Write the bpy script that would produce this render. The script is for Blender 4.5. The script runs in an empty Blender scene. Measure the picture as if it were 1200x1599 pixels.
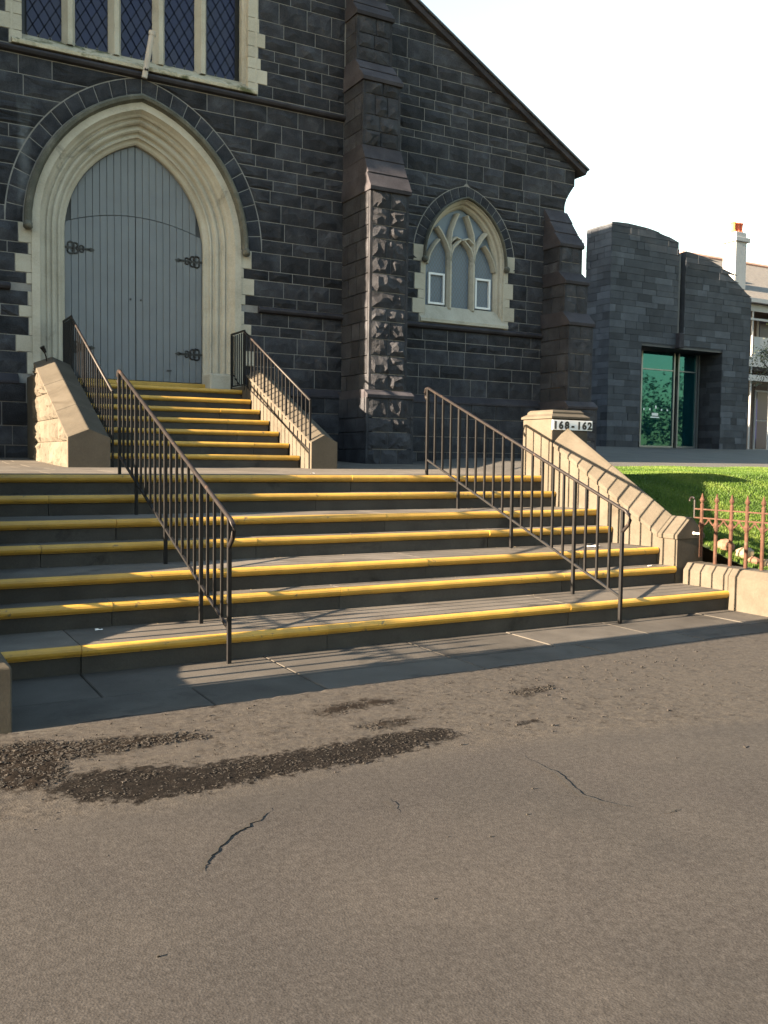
import bpy, bmesh, math, random
import numpy as np
from mathutils import Matrix, Vector

SC = bpy.context.scene
COL = SC.collection
rng = random.Random(7)

# ------------------------------------------------------------------ camera
YAW, PITCH, ROLL, EYE = 0.512721868, -0.0579936485, -0.0126167581, 1.438
fw = Vector((math.sin(YAW)*math.cos(PITCH), math.cos(YAW)*math.cos(PITCH), math.sin(PITCH)))
rt = Vector((math.cos(YAW), -math.sin(YAW), 0))
dn = fw.cross(rt)
r2 = math.cos(ROLL)*rt + math.sin(ROLL)*dn
d2 = -math.sin(ROLL)*rt + math.cos(ROLL)*dn
cam = bpy.data.cameras.new('camera')
cam.sensor_fit = 'HORIZONTAL'; cam.sensor_width = 36.0
cam.lens = 1448.063/1200*36
cam.clip_start = 0.05; cam.clip_end = 2000
camo = bpy.data.objects.new('camera', cam); COL.objects.link(camo)
camo.matrix_world = Matrix(((r2.x, -d2.x, -fw.x, 0), (r2.y, -d2.y, -fw.y, 0), (r2.z, -d2.z, -fw.z, EYE), (0, 0, 0, 1)))
SC.camera = camo

# ------------------------------------------------------------------ light
SUN_EL, SUN_AZ = 15.0, 0.9          # sun stands to the left (-x), a hair in front of the facade
w = bpy.data.worlds.new('World'); SC.world = w; w.use_nodes = True
nt = w.node_tree
sky = nt.nodes.new('ShaderNodeTexSky'); sky.sky_type = 'NISHITA'; sky.sun_disc = False
sky.sun_elevation = math.radians(SUN_EL); sky.sun_rotation = math.radians(-90 - SUN_AZ)
sky.air_density = 1.55; sky.dust_density = 0.9; sky.ozone_density = 1.0
nt.links.new(sky.outputs[0], nt.nodes['Background'].inputs[0])
nt.nodes['Background'].inputs[1].default_value = 0.05
sun = bpy.data.lights.new('sun', 'SUN'); sun.energy = 5.0; sun.angle = math.radians(0.55); sun.color = (1.0, 0.77, 0.53)
suno = bpy.data.objects.new('sun', sun); COL.objects.link(suno)
sd = Vector((math.cos(math.radians(SUN_EL))*math.cos(math.radians(SUN_AZ)), math.cos(math.radians(SUN_EL))*math.sin(math.radians(SUN_AZ)), -math.sin(math.radians(SUN_EL))))
suno.rotation_euler = sd.to_track_quat('-Z', 'Y').to_euler()
vs = SC.view_settings
vs.view_transform = 'Standard'; vs.look = 'None'; vs.gamma = 1.0; vs.use_curve_mapping = False
vs.exposure = 3.5
SC.cycles.use_denoising = True
SC.cycles.max_bounces = 8

# ------------------------------------------------------------------ helpers
ORG = {}
class MB:
    def __init__(s): s.v = []; s.f = []; s.t = []
    def add(s, V, F, tone=1.0):
        n = len(s.v); s.v += [tuple(p) for p in V]
        s.f += [tuple(i+n for i in f) for f in F]; s.t += [tone]*len(F); return s
    def box(s, x0, x1, y0, y1, z0, z1, tone=1.0):
        V = [(x, y, z) for z in (z0, z1) for y in (y0, y1) for x in (x0, x1)]
        return s.add(V, [(0,2,3,1),(4,5,7,6),(0,1,5,4),(2,6,7,3),(0,4,6,2),(1,3,7,5)], tone)
    def prism(s, poly, axis, lo, hi, tone=1.0):
        n = len(poly)
        def P(a, b, c): return {'x': (c, a, b), 'y': (a, c, b), 'z': (a, b, c)}[axis]
        V = [P(a, b, lo) for a, b in poly] + [P(a, b, hi) for a, b in poly]
        F = [tuple(range(n))[::-1], tuple(range(n, 2*n))] + [(i, (i+1) % n, n+(i+1) % n, n+i) for i in range(n)]
        return s.add(V, F, tone)
    def tube(s, pts, r, n=6, up=(0, 0, 1), cap=True, rot=0.0, sx=1.0):
        pts = [Vector(p) for p in pts]; V = []; m = len(pts)
        for i, p in enumerate(pts):
            t = (pts[min(i+1, m-1)] - pts[max(i-1, 0)]).normalized()
            u = Vector(up)
            if abs(t.dot(u)) > .97: u = Vector((0, 1, 0)) if abs(t.y) < .9 else Vector((1, 0, 0))
            a = t.cross(u).normalized(); b = a.cross(t).normalized()
            rr = r[i] if isinstance(r, (list, tuple)) else r
            for k in range(n):
                th = 2*math.pi*k/n + rot
                V.append(p + a*rr*sx*math.cos(th) + b*rr*math.sin(th))
        F = [(i*n+k, i*n+(k+1) % n, (i+1)*n+(k+1) % n, (i+1)*n+k) for i in range(m-1) for k in range(n)]
        if cap: F += [tuple(range(n))[::-1], tuple(range((m-1)*n, m*n))]
        return s.add(V, F)
    def bar(s, p, q, hw):                      # square bar
        return s.tube([p, q], hw*1.414, 4, rot=math.pi/4)
    def loft(s, rings, closed=True, caps=True):
        n = len(rings[0]); V = [p for r in rings for p in r]; F = []
        for i in range(len(rings)-1):
            for k in range(n if closed else n-1):
                F.append((i*n+k, i*n+(k+1) % n, (i+1)*n+(k+1) % n, (i+1)*n+k))
        if caps: F += [tuple(range(n))[::-1], tuple(range((len(rings)-1)*n, len(rings)*n))]
        return s.add(V, F)
    def lathe(s, prof, c, n=10):
        return s.loft([[(c[0]+r*math.cos(2*math.pi*k/n), c[1]+r*math.sin(2*math.pi*k/n), c[2]+z) for k in range(n)] for r, z in prof])
    def ball(s, c, r, n=8, m=6, sq=(1, 1, 1), jit=0.0, rg=rng):
        R = []
        for i in range(m+1):
            ph = math.pi*i/m
            R.append([(c[0]+sq[0]*r*max(math.sin(ph), .02)*math.cos(2*math.pi*k/n)*(1+jit*rg.uniform(-1, 1)),
                       c[1]+sq[1]*r*max(math.sin(ph), .02)*math.sin(2*math.pi*k/n)*(1+jit*rg.uniform(-1, 1)),
                       c[2]-sq[2]*r*math.cos(ph)*(1+jit*.5*rg.uniform(-1, 1))) for k in range(n)])
        return s.loft(R)

def build(name, mb, mat, parent=None, smooth=False, bevel=0.0, seg=2, recalc=True):
    o0 = ORG.get(parent, Vector((0, 0, 0))) if parent else Vector((0, 0, 0))
    me = bpy.data.meshes.new(name)
    me.from_pydata([(p[0]-o0.x, p[1]-o0.y, p[2]-o0.z) for p in mb.v], [], mb.f)
    if recalc:
        b = bmesh.new(); b.from_mesh(me); bmesh.ops.recalc_face_normals(b, faces=b.faces); b.to_mesh(me); b.free()
    at = me.attributes.new('tone', 'FLOAT', 'FACE'); at.data.foreach_set('value', mb.t)
    me.materials.append(mat)
    if smooth: me.polygons.foreach_set('use_smooth', [True]*len(me.polygons))
    o = bpy.data.objects.new(name, me); COL.objects.link(o)
    if parent: o.parent = parent; ORG[o] = o0
    else: ORG[o] = Vector((0, 0, 0))
    if bevel:
        md = o.modifiers.new('bevel', 'BEVEL'); md.width = bevel; md.segments = seg; md.limit_method = 'ANGLE'; md.angle_limit = math.radians(40)
    return o

def thing(name, loc, label, cat, group=None):
    o = bpy.data.objects.new(name, None); COL.objects.link(o); o.location = loc; o.empty_display_size = .2
    ORG[o] = Vector(loc); return tag(o, label, cat, group)
def tag(o, label=None, cat=None, group=None, kind=None):
    if label: o['label'] = label
    if cat: o['category'] = cat
    if group: o['group'] = group
    if kind: o['kind'] = kind
    return o

# ------------------------------------------------------------------ materials
def newmat(name):
    m = bpy.data.materials.new(name); m.use_nodes = True
    n = m.node_tree.nodes; l = m.node_tree.links
    return m, n, l, n['Principled BSDF']
def ramp(n, l, fac, stops):
    r = n.new('ShaderNodeValToRGB'); e = r.color_ramp.elements
    while len(e) < len(stops): e.new(.5)
    for i, (p, c) in enumerate(stops): e[i].position = p; e[i].color = (*c, 1)
    l.new(fac, r.inputs[0]); return r.outputs[0]
def noise(n, l, co, scale, detail=6, rough=.6, dist=0.0):
    t = n.new('ShaderNodeTexNoise'); t.inputs['Scale'].default_value = scale; t.inputs['Detail'].default_value = detail
    t.inputs['Roughness'].default_value = rough; t.inputs['Distortion'].default_value = dist
    l.new(co, t.inputs['Vector']); return t.outputs['Fac']
def mixc(n, l, fac, a, b, mode='MIX'):
    m = n.new('ShaderNodeMix'); m.data_type = 'RGBA'; m.blend_type = mode
    for s, v in ((0, fac), (6, a), (7, b)):
        if hasattr(v, 'links') or hasattr(v, 'is_linked'): l.new(v, m.inputs[s])
        else: m.inputs[s].default_value = v if s == 0 else (*v, 1)
    return m.outputs[2]
def mth(n, l, op, a, b=None):
    m = n.new('ShaderNodeMath'); m.operation = op
    for i, v in enumerate((a, b)):
        if v is None: continue
        if hasattr(v, 'is_linked'): l.new(v, m.inputs[i])
        else: m.inputs[i].default_value = v
    return m.outputs[0]
def attr(n, name):
    a = n.new('ShaderNodeAttribute'); a.attribute_name = name; return a.outputs['Fac']
def bump(n, l, bs, h, strength, dist):
    b = n.new('ShaderNodeBump'); b.inputs['Strength'].default_value = strength; b.inputs['Distance'].default_value = dist
    l.new(h, b.inputs['Height']); l.new(b.outputs[0], bs.inputs['Normal'])

def stone(name, dark, mid, light, scale=3.0, fine=60, rough=.85, bstr=.5, bdist=.02, tone=True, stain=None, spec=.15, k=1.0, streak=False):
    k *= .82; dark, mid, light = [tuple(v*k for v in c) for c in (dark, mid, light)]
    if stain: stain = (tuple(v*k for v in stain[0]), stain[1], stain[2])
    m, n, l, bs = newmat(name)
    co = n.new('ShaderNodeTexCoord').outputs['Object']
    big = noise(n, l, co, scale, 5, .6, .3); fi = noise(n, l, co, fine, 8, .7)
    f = mth(n, l, 'ADD', mth(n, l, 'MULTIPLY', big, .6), mth(n, l, 'MULTIPLY', fi, .4))
    c = ramp(n, l, f, [(.33, dark), (.5, mid), (.68, light)])
    if stain:
        sn = noise(n, l, co, stain[1], 6, .65, .6)
        sm = ramp(n, l, sn, [(stain[2], (0, 0, 0)), (stain[2]+.14, (1, 1, 1))])
        c = mixc(n, l, sm, c, stain[0])
    if streak:                        # pale lime run below the string course, left of the arch
        sx = n.new('ShaderNodeSeparateXYZ'); l.new(co, sx.inputs[0])
        dx = mth(n, l, 'ABSOLUTE', mth(n, l, 'ADD', sx.outputs[0], mth(n, l, 'ADD', 1.84, mth(n, l, 'MULTIPLY', noise(n, l, co, 2.5, 3), -.12))))
        a = mth(n, l, 'SUBTRACT', 1.0, mth(n, l, 'DIVIDE', dx, .13))
        b = mth(n, l, 'SUBTRACT', 1.0, mth(n, l, 'DIVIDE', mth(n, l, 'ABSOLUTE', mth(n, l, 'SUBTRACT', sx.outputs[2], 4.6)), 1.05))
        q = mth(n, l, 'MULTIPLY', mth(n, l, 'MINIMUM', a, b), mth(n, l, 'MULTIPLY', noise(n, l, co, 9, 6, .7), 1.5))
        c = mixc(n, l, ramp(n, l, q, [(.06, (0, 0, 0)), (.75, (.65, .65, .65))]), c, (.15, .165, .18))
    if tone:
        t = attr(n, 'tone')
        c = mixc(n, l, 1.0, c, (1, 1, 1), 'MULTIPLY')
        vm = n.new('ShaderNodeVectorMath'); vm.operation = 'SCALE'; l.new(c, vm.inputs[0]); l.new(t, vm.inputs['Scale']); c = vm.outputs[0]
    l.new(c, bs.inputs['Base Color'])
    bs.inputs['Roughness'].default_value = rough; bs.inputs['Specular IOR Level'].default_value = spec
    h = mth(n, l, 'ADD', mth(n, l, 'MULTIPLY', big, .5), fi)
    bump(n, l, bs, h, bstr, bdist)
    return m
def paint(name, col, var=.15, scale=8, rough=.5, bstr=.15, bdist=.004, chips=None, metallic=0, spec=.5, k=1.0, tone=False):
    k *= .82; col = tuple(v*k for v in col)
    if chips: chips = (tuple(v*k for v in chips[0]), chips[1], chips[2])
    m, n, l, bs = newmat(name)
    co = n.new('ShaderNodeTexCoord').outputs['Object']
    f = noise(n, l, co, scale, 6, .65)
    a = tuple(x*(1-var) for x in col); b = tuple(min(1, x*(1+var)) for x in col)
    c = ramp(n, l, f, [(.3, a), (.7, b)])
    if chips:
        cn = noise(n, l, co, chips[1], 8, .7, .4)
        c = mixc(n, l, ramp(n, l, cn, [(chips[2], (0, 0, 0)), (chips[2]+.05, (1, 1, 1))]), c, chips[0])
    if tone:
        vm = n.new('ShaderNodeVectorMath'); vm.operation = 'SCALE'; l.new(c, vm.inputs[0]); l.new(attr(n, 'tone'), vm.inputs['Scale']); c = vm.outputs[0]
    l.new(c, bs.inputs['Base Color']); bs.inputs['Roughness'].default_value = rough
    bs.inputs['Metallic'].default_value = metallic; bs.inputs['Specular IOR Level'].default_value = spec
    bump(n, l, bs, noise(n, l, co, scale*12, 6, .7), bstr, bdist)
    return m

M = {}
M['bluestone'] = stone('bluestone_rock_face', (.020, .0215, .027), (.044, .047, .057), (.080, .085, .099), 3.5, 55, .9, .9, .03, k=.88, streak=True)
M['weathering'] = stone('dressed_dark_stone', (.022, .021, .026), (.038, .037, .045), (.06, .058, .068), 3, 50, .85, .4, .01)
M['mortar'] = stone('mortar', (.15, .147, .142), (.215, .21, .205), (.285, .278, .268), 4, 80, .95, .5, .01, tone=False)
M['sandstone'] = stone('cream_sandstone', (.36, .335, .275), (.47, .44, .37), (.55, .52, .45), 2.2, 40, .9, .25, .006, stain=((.20, .19, .165), 2.0, .62), k=.88)
M['sillstone'] = stone('stained_sill_stone', (.30, .27, .21), (.42, .38, .29), (.52, .48, .38), 3, 40, .9, .4, .01, stain=((.10, .10, .055), 3.0, .50))
M['hood'] = stone('weathered_hood_stone', (.06, .062, .055), (.10, .10, .085), (.17, .165, .14), 4, 50, .9, .5, .01)
M['step'] = stone('shaded_riser_stone', (.105, .097, .088), (.145, .135, .122), (.19, .178, .16), 3.0, 70, .85, .35, .006, stain=((.07, .066, .06), 2.2, .60), k=.40)  # riser copy of the step stone, darkened to paint in their shade
M['tread'] = stone('sunlit_tread_stone', (.12, .108, .094), (.165, .15, .132), (.215, .197, .174), 3.0, 70, .8, .4, .004, stain=((.08, .072, .064), 1.8, .56), k=.64)  # tread copy of the step stone, lightened to paint in sunlight
M['flank'] = stone('flank_stone', (.124, .110, .088), (.162, .144, .117), (.20, .18, .148), 3.0, 45, .88, .35, .006, stain=((.10, .085, .065), 1.6, .60), k=.43)
M['slab'] = stone('pavement_slab', (.09, .083, .075), (.13, .12, .108), (.17, .158, .142), 2.5, 80, .85, .4, .005, stain=((.075, .07, .063), 1.7, .55), k=.50)
M['yellow'] = paint('yellow_nosing_paint', (.60, .355, .055), .18, 5, .42, .25, .004, chips=((.20, .15, .07), 11, .61), k=.74, tone=True)
M['iron'] = paint('black_painted_iron', (.009, .009, .010), .3, 20, .55, .3, .003, chips=((.04, .024, .016), 22, .70), spec=.16)
M['ironrust'] = paint('rusted_handrail_iron', (.011, .009, .009), .35, 16, .5, .3, .003, chips=((.05, .03, .022), 12, .60), spec=.22)
M['rust'] = paint('rusty_fence_iron', (.27, .145, .105), .35, 14, .85, .6, .006, chips=((.32, .26, .20), 16, .60), spec=.1, k=.21)
M['blackiron'] = paint('black_hinge_iron', (.012, .012, .013), .2, 20, .5)
M['doorgap'] = paint('door_groove_paint', (.05, .055, .06), .1, 4, .7)
M['doorpaint'] = paint('grey_door_paint', (.132, .147, .165), .09, 2.5, .5, .2, .003, chips=((.11, .12, .13), 5, .68))
M['white'] = paint('white_paint', (.72, .74, .76), .05, 6, .45)
M['signwhite'] = paint('sign_white', (.80, .81, .83), .04, 6, .35)
M['black'] = paint('sign_black', (.012, .012, .014), .1, 6, .4)
M['lead'] = paint('lead_came', (.12, .125, .14), .2, 20, .6)
M['frame'] = paint('grey_aluminium', (.20, .22, .23), .08, 6, .35, .05, metallic=.6)
M['houseW'] = paint('house_white_paint', (.27, .285, .31), .08, 3, .6)
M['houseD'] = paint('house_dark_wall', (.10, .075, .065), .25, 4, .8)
M['brickred'] = paint('red_chimney_pot', (.45, .09, .04), .2, 6, .8)
M['potorange'] = paint('orange_chimney_pot', (.70, .36, .08), .15, 6, .8)
M['slate'] = stone('slate_roof', (.10, .095, .09), (.15, .14, .13), (.20, .185, .17), 6, 30, .8, .4, .02)
M['ridge'] = paint('terracotta_ridge', (.42, .25, .20), .15, 4, .8)
M['roofdark'] = paint('dark_roof_edge', (.035, .037, .045), .2, 4, .6)
M['cladding'] = stone('cladding_bluestone', (.035, .040, .050), (.052, .058, .070), (.072, .08, .094), 2.5, 40, .75, .2, .004)
M['cement'] = paint('grey_tube_paint', (.40, .36, .32), .12, 6, .6)
M['bark'] = paint('bark_chip', (.0085, .0065, .005), .6, 60, .95, .5)
M['crumb'] = paint('asphalt_crumb', (.013, .011, .0095), .4, 40, .95, .4)
M['trunk'] = paint('tree_bark', (.09, .07, .05), .3, 12, .95, .8, .02)
M['paper'] = paint('white_paper', (.75, .74, .72), .05, 6, .8)
M['rockA'] = stone('lawn_rock', (.36, .29, .19), (.48, .40, .27), (.58, .50, .36), 9, 40, .9, .6, .01, k=.45)
M['rockR'] = stone('lawn_rock_rusty', (.24, .13, .085), (.33, .19, .13), (.42, .27, .19), 9, 40, .9, .6, .01, k=.45)
M['terrace'] = stone('path_concrete', (.085, .082, .078), (.11, .106, .10), (.135, .13, .122), 1.2, 60, .9, .3, .005, tone=False, k=.75)
M['soil'] = stone('soil_under_grass', (.030, .045, .014), (.045, .07, .018), (.06, .09, .022), 4, 40, .95, .6, .02, tone=False)

def grassmat():
    m, n, l, bs = newmat('grass_blade')
    t = attr(n, 'tone')
    c = ramp(n, l, t, [(0, (.028, .062, .008)), (.5, (.052, .10, .013)), (1, (.10, .14, .026))])
    l.new(c, bs.inputs['Base Color']); bs.inputs['Roughness'].default_value = .55; bs.inputs['Specular IOR Level'].default_value = .25
    tr = n.new('ShaderNodeBsdfTranslucent'); l.new(c, tr.inputs[0])
    mx = n.new('ShaderNodeMixShader'); mx.inputs[0].default_value = .35
    l.new(bs.outputs[0], mx.inputs[1]); l.new(tr.outputs[0], mx.inputs[2]); l.new(mx.outputs[0], n['Material Output'].inputs[0])
    return m
M['grass'] = grassmat()
def leafmat():
    m, n, l, bs = newmat('leaf')
    t = attr(n, 'tone')
    c = ramp(n, l, t, [(0, (.010, .020, .006)), (1, (.032, .05, .013))])
    l.new(c, bs.inputs['Base Color']); bs.inputs['Roughness'].default_value = .45
    return m
M['leaf'] = leafmat()
def glassmat(name, col, rough=.05, var=.0):
    m, n, l, bs = newmat(name)
    co = n.new('ShaderNodeTexCoord').outputs['Object']
    bs.inputs['Base Color'].default_value = (*col, 1); bs.inputs['Roughness'].default_value = rough
    bs.inputs['IOR'].default_value = 1.5; bs.inputs['Specular IOR Level'].default_value = .35
    bump(n, l, bs, noise(n, l, co, 5, 3), .08, .02)
    return m
M['bluepane'] = glassmat('blue_leaded_glass', (.006, .008, .040), .3)
M['greypane'] = glassmat('pale_leaded_glass', (.11, .145, .19), .3)
def tealmat():
    m, n, l, bs = newmat('teal_door_glass')
    bs.inputs['Base Color'].default_value = (.008, .066, .085, 1); bs.inputs['Roughness'].default_value = .02; bs.inputs['Metallic'].default_value = .55
    bs.inputs['Transmission Weight'].default_value = .5; bs.inputs['IOR'].default_value = 1.6
    bs.inputs['Specular Tint'].default_value = (.35, .95, .95, 1)
    return m
M['teal'] = tealmat()
def emit(name, col, s):
    m, n, l, bs = newmat(name)
    bs.inputs['Base Color'].default_value = (*col, 1); bs.inputs['Emission Color'].default_value = (*col, 1); bs.inputs['Emission Strength'].default_value = s
    return m
M['exit'] = emit('exit_sign_green', (.18, .75, .12), .25)

def roadmat():
    m, n, l, bs = newmat('asphalt')
    co = n.new('ShaderNodeTexCoord').outputs['Object']
    fi = noise(n, l, co, 170, 4, .75); md = noise(n, l, co, 45, 5, .7); lg = noise(n, l, co, 1.4, 5, .6, .5)
    vo = n.new('ShaderNodeTexVoronoi'); vo.inputs['Scale'].default_value = 130; l.new(co, vo.inputs['Vector'])
    sp = mth(n, l, 'ADD', mth(n, l, 'MULTIPLY', fi, .55), mth(n, l, 'MULTIPLY', md, .45))
    base = ramp(n, l, sp, [(.34, (.0235, .0218, .0205)), (.50, (.041, .0383, .0365)), (.66, (.062, .0585, .0555))])
    base = mixc(n, l, ramp(n, l, lg, [(.35, (0, 0, 0)), (.62, (1, 1, 1))]), base, (.84, .85, .87), 'MULTIPLY')
    sandy = attr(n, 'sandy'); wet = attr(n, 'wet'); bk = attr(n, 'bark')
    sn = mth(n, l, 'MULTIPLY', sandy, ramp(n, l, noise(n, l, co, 18, 6, .7), [(.35, (0.0675, 0.0675, 0.0675)), (.6, (1, 1, 1))]))
    sc = ramp(n, l, sp, [(.34, (.026, .0232, .0206)), (.50, (.050, .0452, .0404)), (.66, (.082, .075, .067))])
    c = mixc(n, l, sn, base, sc)
    edge = noise(n, l, co, 16, 8, .8)
    def mask(a, lo=.42, hi=.56):
        s = mth(n, l, 'ADD', a, mth(n, l, 'MULTIPLY', mth(n, l, 'SUBTRACT', edge, .5), 1.5))
        return ramp(n, l, s, [(lo, (0, 0, 0)), (hi, (1, 1, 1))])
    wm = mask(wet)
    wc = ramp(n, l, sp, [(.38, (.002, .0018, .0017)), (.52, (.007, .006, .0055)), (.64, (.022, .019, .017))])
    c = mixc(n, l, wm, c, wc)
    mot = mth(n, l, 'MULTIPLY', mth(n, l, 'MULTIPLY', sandy, .62), noise(n, l, co, 7, 6, .8, .6))
    bm = mask(mth(n, l, 'MAXIMUM', bk, mot), .36, .62)
    c = mixc(n, l, bm, c, ramp(n, l, md, [(.35, (.003, .0024, .002)), (.62, (.014, .011, .009))]))
    l.new(c, bs.inputs['Base Color'])
    bs.inputs['Roughness'].default_value = .95; bs.inputs['Specular IOR Level'].default_value = .06
    h = mth(n, l, 'ADD', mth(n, l, 'MULTIPLY', vo.outputs['Distance'], .9), mth(n, l, 'ADD', fi, mth(n, l, 'MULTIPLY', md, .5)))
    rough = mth(n, l, 'ADD', .8, mth(n, l, 'MULTIPLY', sandy, .7))
    h = mth(n, l, 'MULTIPLY', h, rough)
    bump(n, l, bs, h, .28, .0032)
    return m
M['road'] = roadmat()

# ================================================================== SETTING
RS = .178
YN = {7: 6.177, 6: 6.798, 5: 7.016, 4: 7.637, 3: 7.855, 2: 8.476, 1: 8.694}
ZN = {k: (7-k+1.0364)*RS for k in YN}
ZL = ZN[1]
YW = 15.2

# ---- road: one sheet to the horizon, fine where the camera stands
def road():
    xs = np.concatenate([[-400, -150, -60, -25, -10, -4, -2], np.arange(-1.2, 9.0, .03), [9.5, 11, 14, 20, 35, 70, 160, 400]])
    ysl = np.concatenate([[-400, -150, -60, -25, -10, -4, -1.5, 0, .8], np.arange(1.3, 5.101, .03)])
    nx, ny = len(xs), len(ysl)
    X, Y = np.meshgrid(xs, ysl)
    r = np.random.RandomState(3)
    e = 5.04 + .035*np.clip(X-.6, 0, 6) - .012*np.clip(X-5, 0, 4)**2
    wob = np.convolve(r.rand(nx+8)-.5, np.ones(9)/9, 'valid')*.16
    k = np.clip((Y-4.4)/.7, 0, 1)
    Y2 = np.where(Y > 1.3, Y + k*(e+wob[None, :]-5.1), Y)
    rz = (r.rand(ny, nx)-.5)*.0025
    for _ in range(1): rz = rz
    lowf = np.sin(X*1.7+.4)*np.sin(Y2*2.3)*.004
    Z = .006 + lowf*(Y > 1.2)*(np.abs(X-4) < 5.2) - np.clip(1.6-Y, 0, 400)*.004*0
    P = np.stack([X, Y2], -1).reshape(-1, 2)
    def sdf(poly):
        poly = np.array(poly); n = len(poly); ins = np.zeros(len(P), bool); d = np.full(len(P), 9.)
        for i in range(n):
            a, b = poly[i], poly[(i+1) % n]
            ab = b-a; t = np.clip(((P-a)@ab)/(ab@ab), 0, 1); d = np.minimum(d, np.linalg.norm(P-(a+t[:, None]*ab), axis=1))
            c = ((a[1] > P[:, 1]) != (b[1] > P[:, 1])); xx = (b[0]-a[0])*(P[:, 1]-a[1])/((b[1]-a[1]) or 1e-9)+a[0]
            ins ^= c & (P[:, 0] < xx)
        return np.where(ins, d, -d)
    damp = [(0.76,4.22),(0.93,4.23),(1.15,4.18),(1.3,4.09),(1.49,4.09),(1.71,4.08),(2.03,4.09),(2.33,4.12),(2.57,4.12),(2.69,4.06),(2.69,3.93),(2.54,3.89),(2.24,3.82),(2.0,3.78),(1.75,3.8),(1.59,3.79),(1.4,3.77),(1.19,3.74),(0.98,3.76),(0.77,3.86),(0.67,4.04),(0.72,4.15)]
    dampB = [(3.06,3.99),(3.17,4.01),(3.27,3.98),(3.18,3.91),(3.04,3.91)]
    global BARK, DAMP
    DAMP = damp
    BARK = [[(0.39,4.81),(0.57,4.84),(0.74,4.83),(0.91,4.72),(1.16,4.71),(1.5,4.6),(1.52,4.47),(1.29,4.47),(1.03,4.43),(0.8,4.45),(0.8,4.3),(0.72,4.15),(0.63,4.07),(0.48,4.14),(0.34,4.18)],
            [(2.14,4.68),(2.35,4.76),(2.57,4.78),(2.81,4.69),(2.69,4.59),(2.48,4.59),(2.24,4.53)],
            [(2.25,4.31),(2.43,4.36),(2.68,4.33),(2.56,4.23),(2.38,4.19)], [(3.43,4.53),(3.61,4.58),(3.85,4.56),(3.72,4.46),(3.46,4.41)]]
    sm = lambda d, w: np.clip(.5+d/w*.5, 0, 1)
    wet = np.maximum(sm(sdf(damp), .16), sm(sdf(dampB), .10)*.8)
    bark = np.max([sm(sdf(b)-.02, .16)for i, b in enumerate(BARK)], 0)
    sl = np.interp(P[:, 0], [-1, .43, .71, 1.16, 2.13, 3.23, 4.37, 6], [3.75, 3.71, 3.71, 3.64, 3.76, 3.66, 3.37, 3.2])
    sandy = np.clip((P[:, 1]-sl)/.18+.5, 0, 1)*np.clip(1.1-(P[:, 0]-2.5)*.08, .35, 1)
    Z = Z.reshape(-1) + rz.reshape(-1)*(sandy+.25) + (wet > .5)*(r.rand(len(P))-.4)*.006 + (bark > .6)*(r.rand(len(P))-.3)*.014
    V = np.column_stack([P, Z])
    # curl the last row under the slabs
    V = np.vstack([V, np.column_stack([P[-nx:, 0], P[-nx:, 1]+.012, np.full(nx, -.03)]), np.column_stack([xs, np.full(nx, 400.), np.full(nx, -.08)])])
    F = []
    for j in range(ny+1):
        for i in range(nx-1): F.append((j*nx+i, j*nx+i+1, (j+1)*nx+i+1, (j+1)*nx+i))
    me = bpy.data.meshes.new('road'); me.from_pydata(V.tolist(), [], F)
    z2 = np.zeros(2*nx)
    for nm, a in (('sandy', sandy), ('wet', wet), ('bark', bark)):
        at = me.attributes.new(nm, 'FLOAT', 'POINT'); at.data.foreach_set('value', np.concatenate([a, z2]).astype(np.float32))
    me.materials.append(M['road'])
    me.polygons.foreach_set('use_smooth', [True]*len(me.polygons))
    o = bpy.data.objects.new('road', me); COL.objects.link(o); ORG[o] = Vector((0, 0, 0))
    tag(o, 'worn brown grey asphalt road with damp streak and cracks', kind='structure')
    return o
ROAD = road()
def crack(pts, wd, seed):
    r = random.Random(seed); P = []
    for (a, b) in zip(pts[:-1], pts[1:]):
        for k in range(5):
            t = k/5; P.append((a[0]+(b[0]-a[0])*t+r.uniform(-.008, .008), a[1]+(b[1]-a[1])*t+r.uniform(-.008, .008)))
    P.append(pts[-1]); L, Rr = [], []
    for i, p in enumerate(P):
        q = P[min(i+1, len(P)-1)]; s = P[max(i-1, 0)]
        dx, dy = q[0]-s[0], q[1]-s[1]; ln = math.hypot(dx, dy) or 1
        e = math.sin(math.pi*min(1, max(0.03, i/(len(P)-1))))**.5
        ww = wd*e*r.uniform(.4, 1.2)*.5
        L.append((p[0]-dy/ln*ww, p[1]+dx/ln*ww, .0125)); Rr.append((p[0]+dy/ln*ww, p[1]-dx/ln*ww, .0125))
    m = MB(); n = len(P)
    m.add(L+Rr, [(i, i+1, n+i+1, n+i) for i in range(n-1)])
    build('crack', m, M['crackfill'], ROAD)
M['crackfill'] = paint('dark_crack', (.008, .007, .006), .3, 20, .95)
crack([(1.42,3.44),(1.34,3.36),(1.25,3.3),(1.2,3.27),(1.12,3.19),(1.06,3.12),(1.01,3.05),(0.99,3.01)], .017, 1)
crack([(2.74,3.51),(2.73,3.32),(2.74,3.23),(2.68,3.07),(2.65,2.98),(2.68,2.87),(2.76,2.73)], .011, 2)
crack([(2.83,2.65),(2.91,2.66)], .008, 3); crack([(1.89,3.33),(1.88,3.24),(1.84,3.16)], .007, 4)

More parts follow.
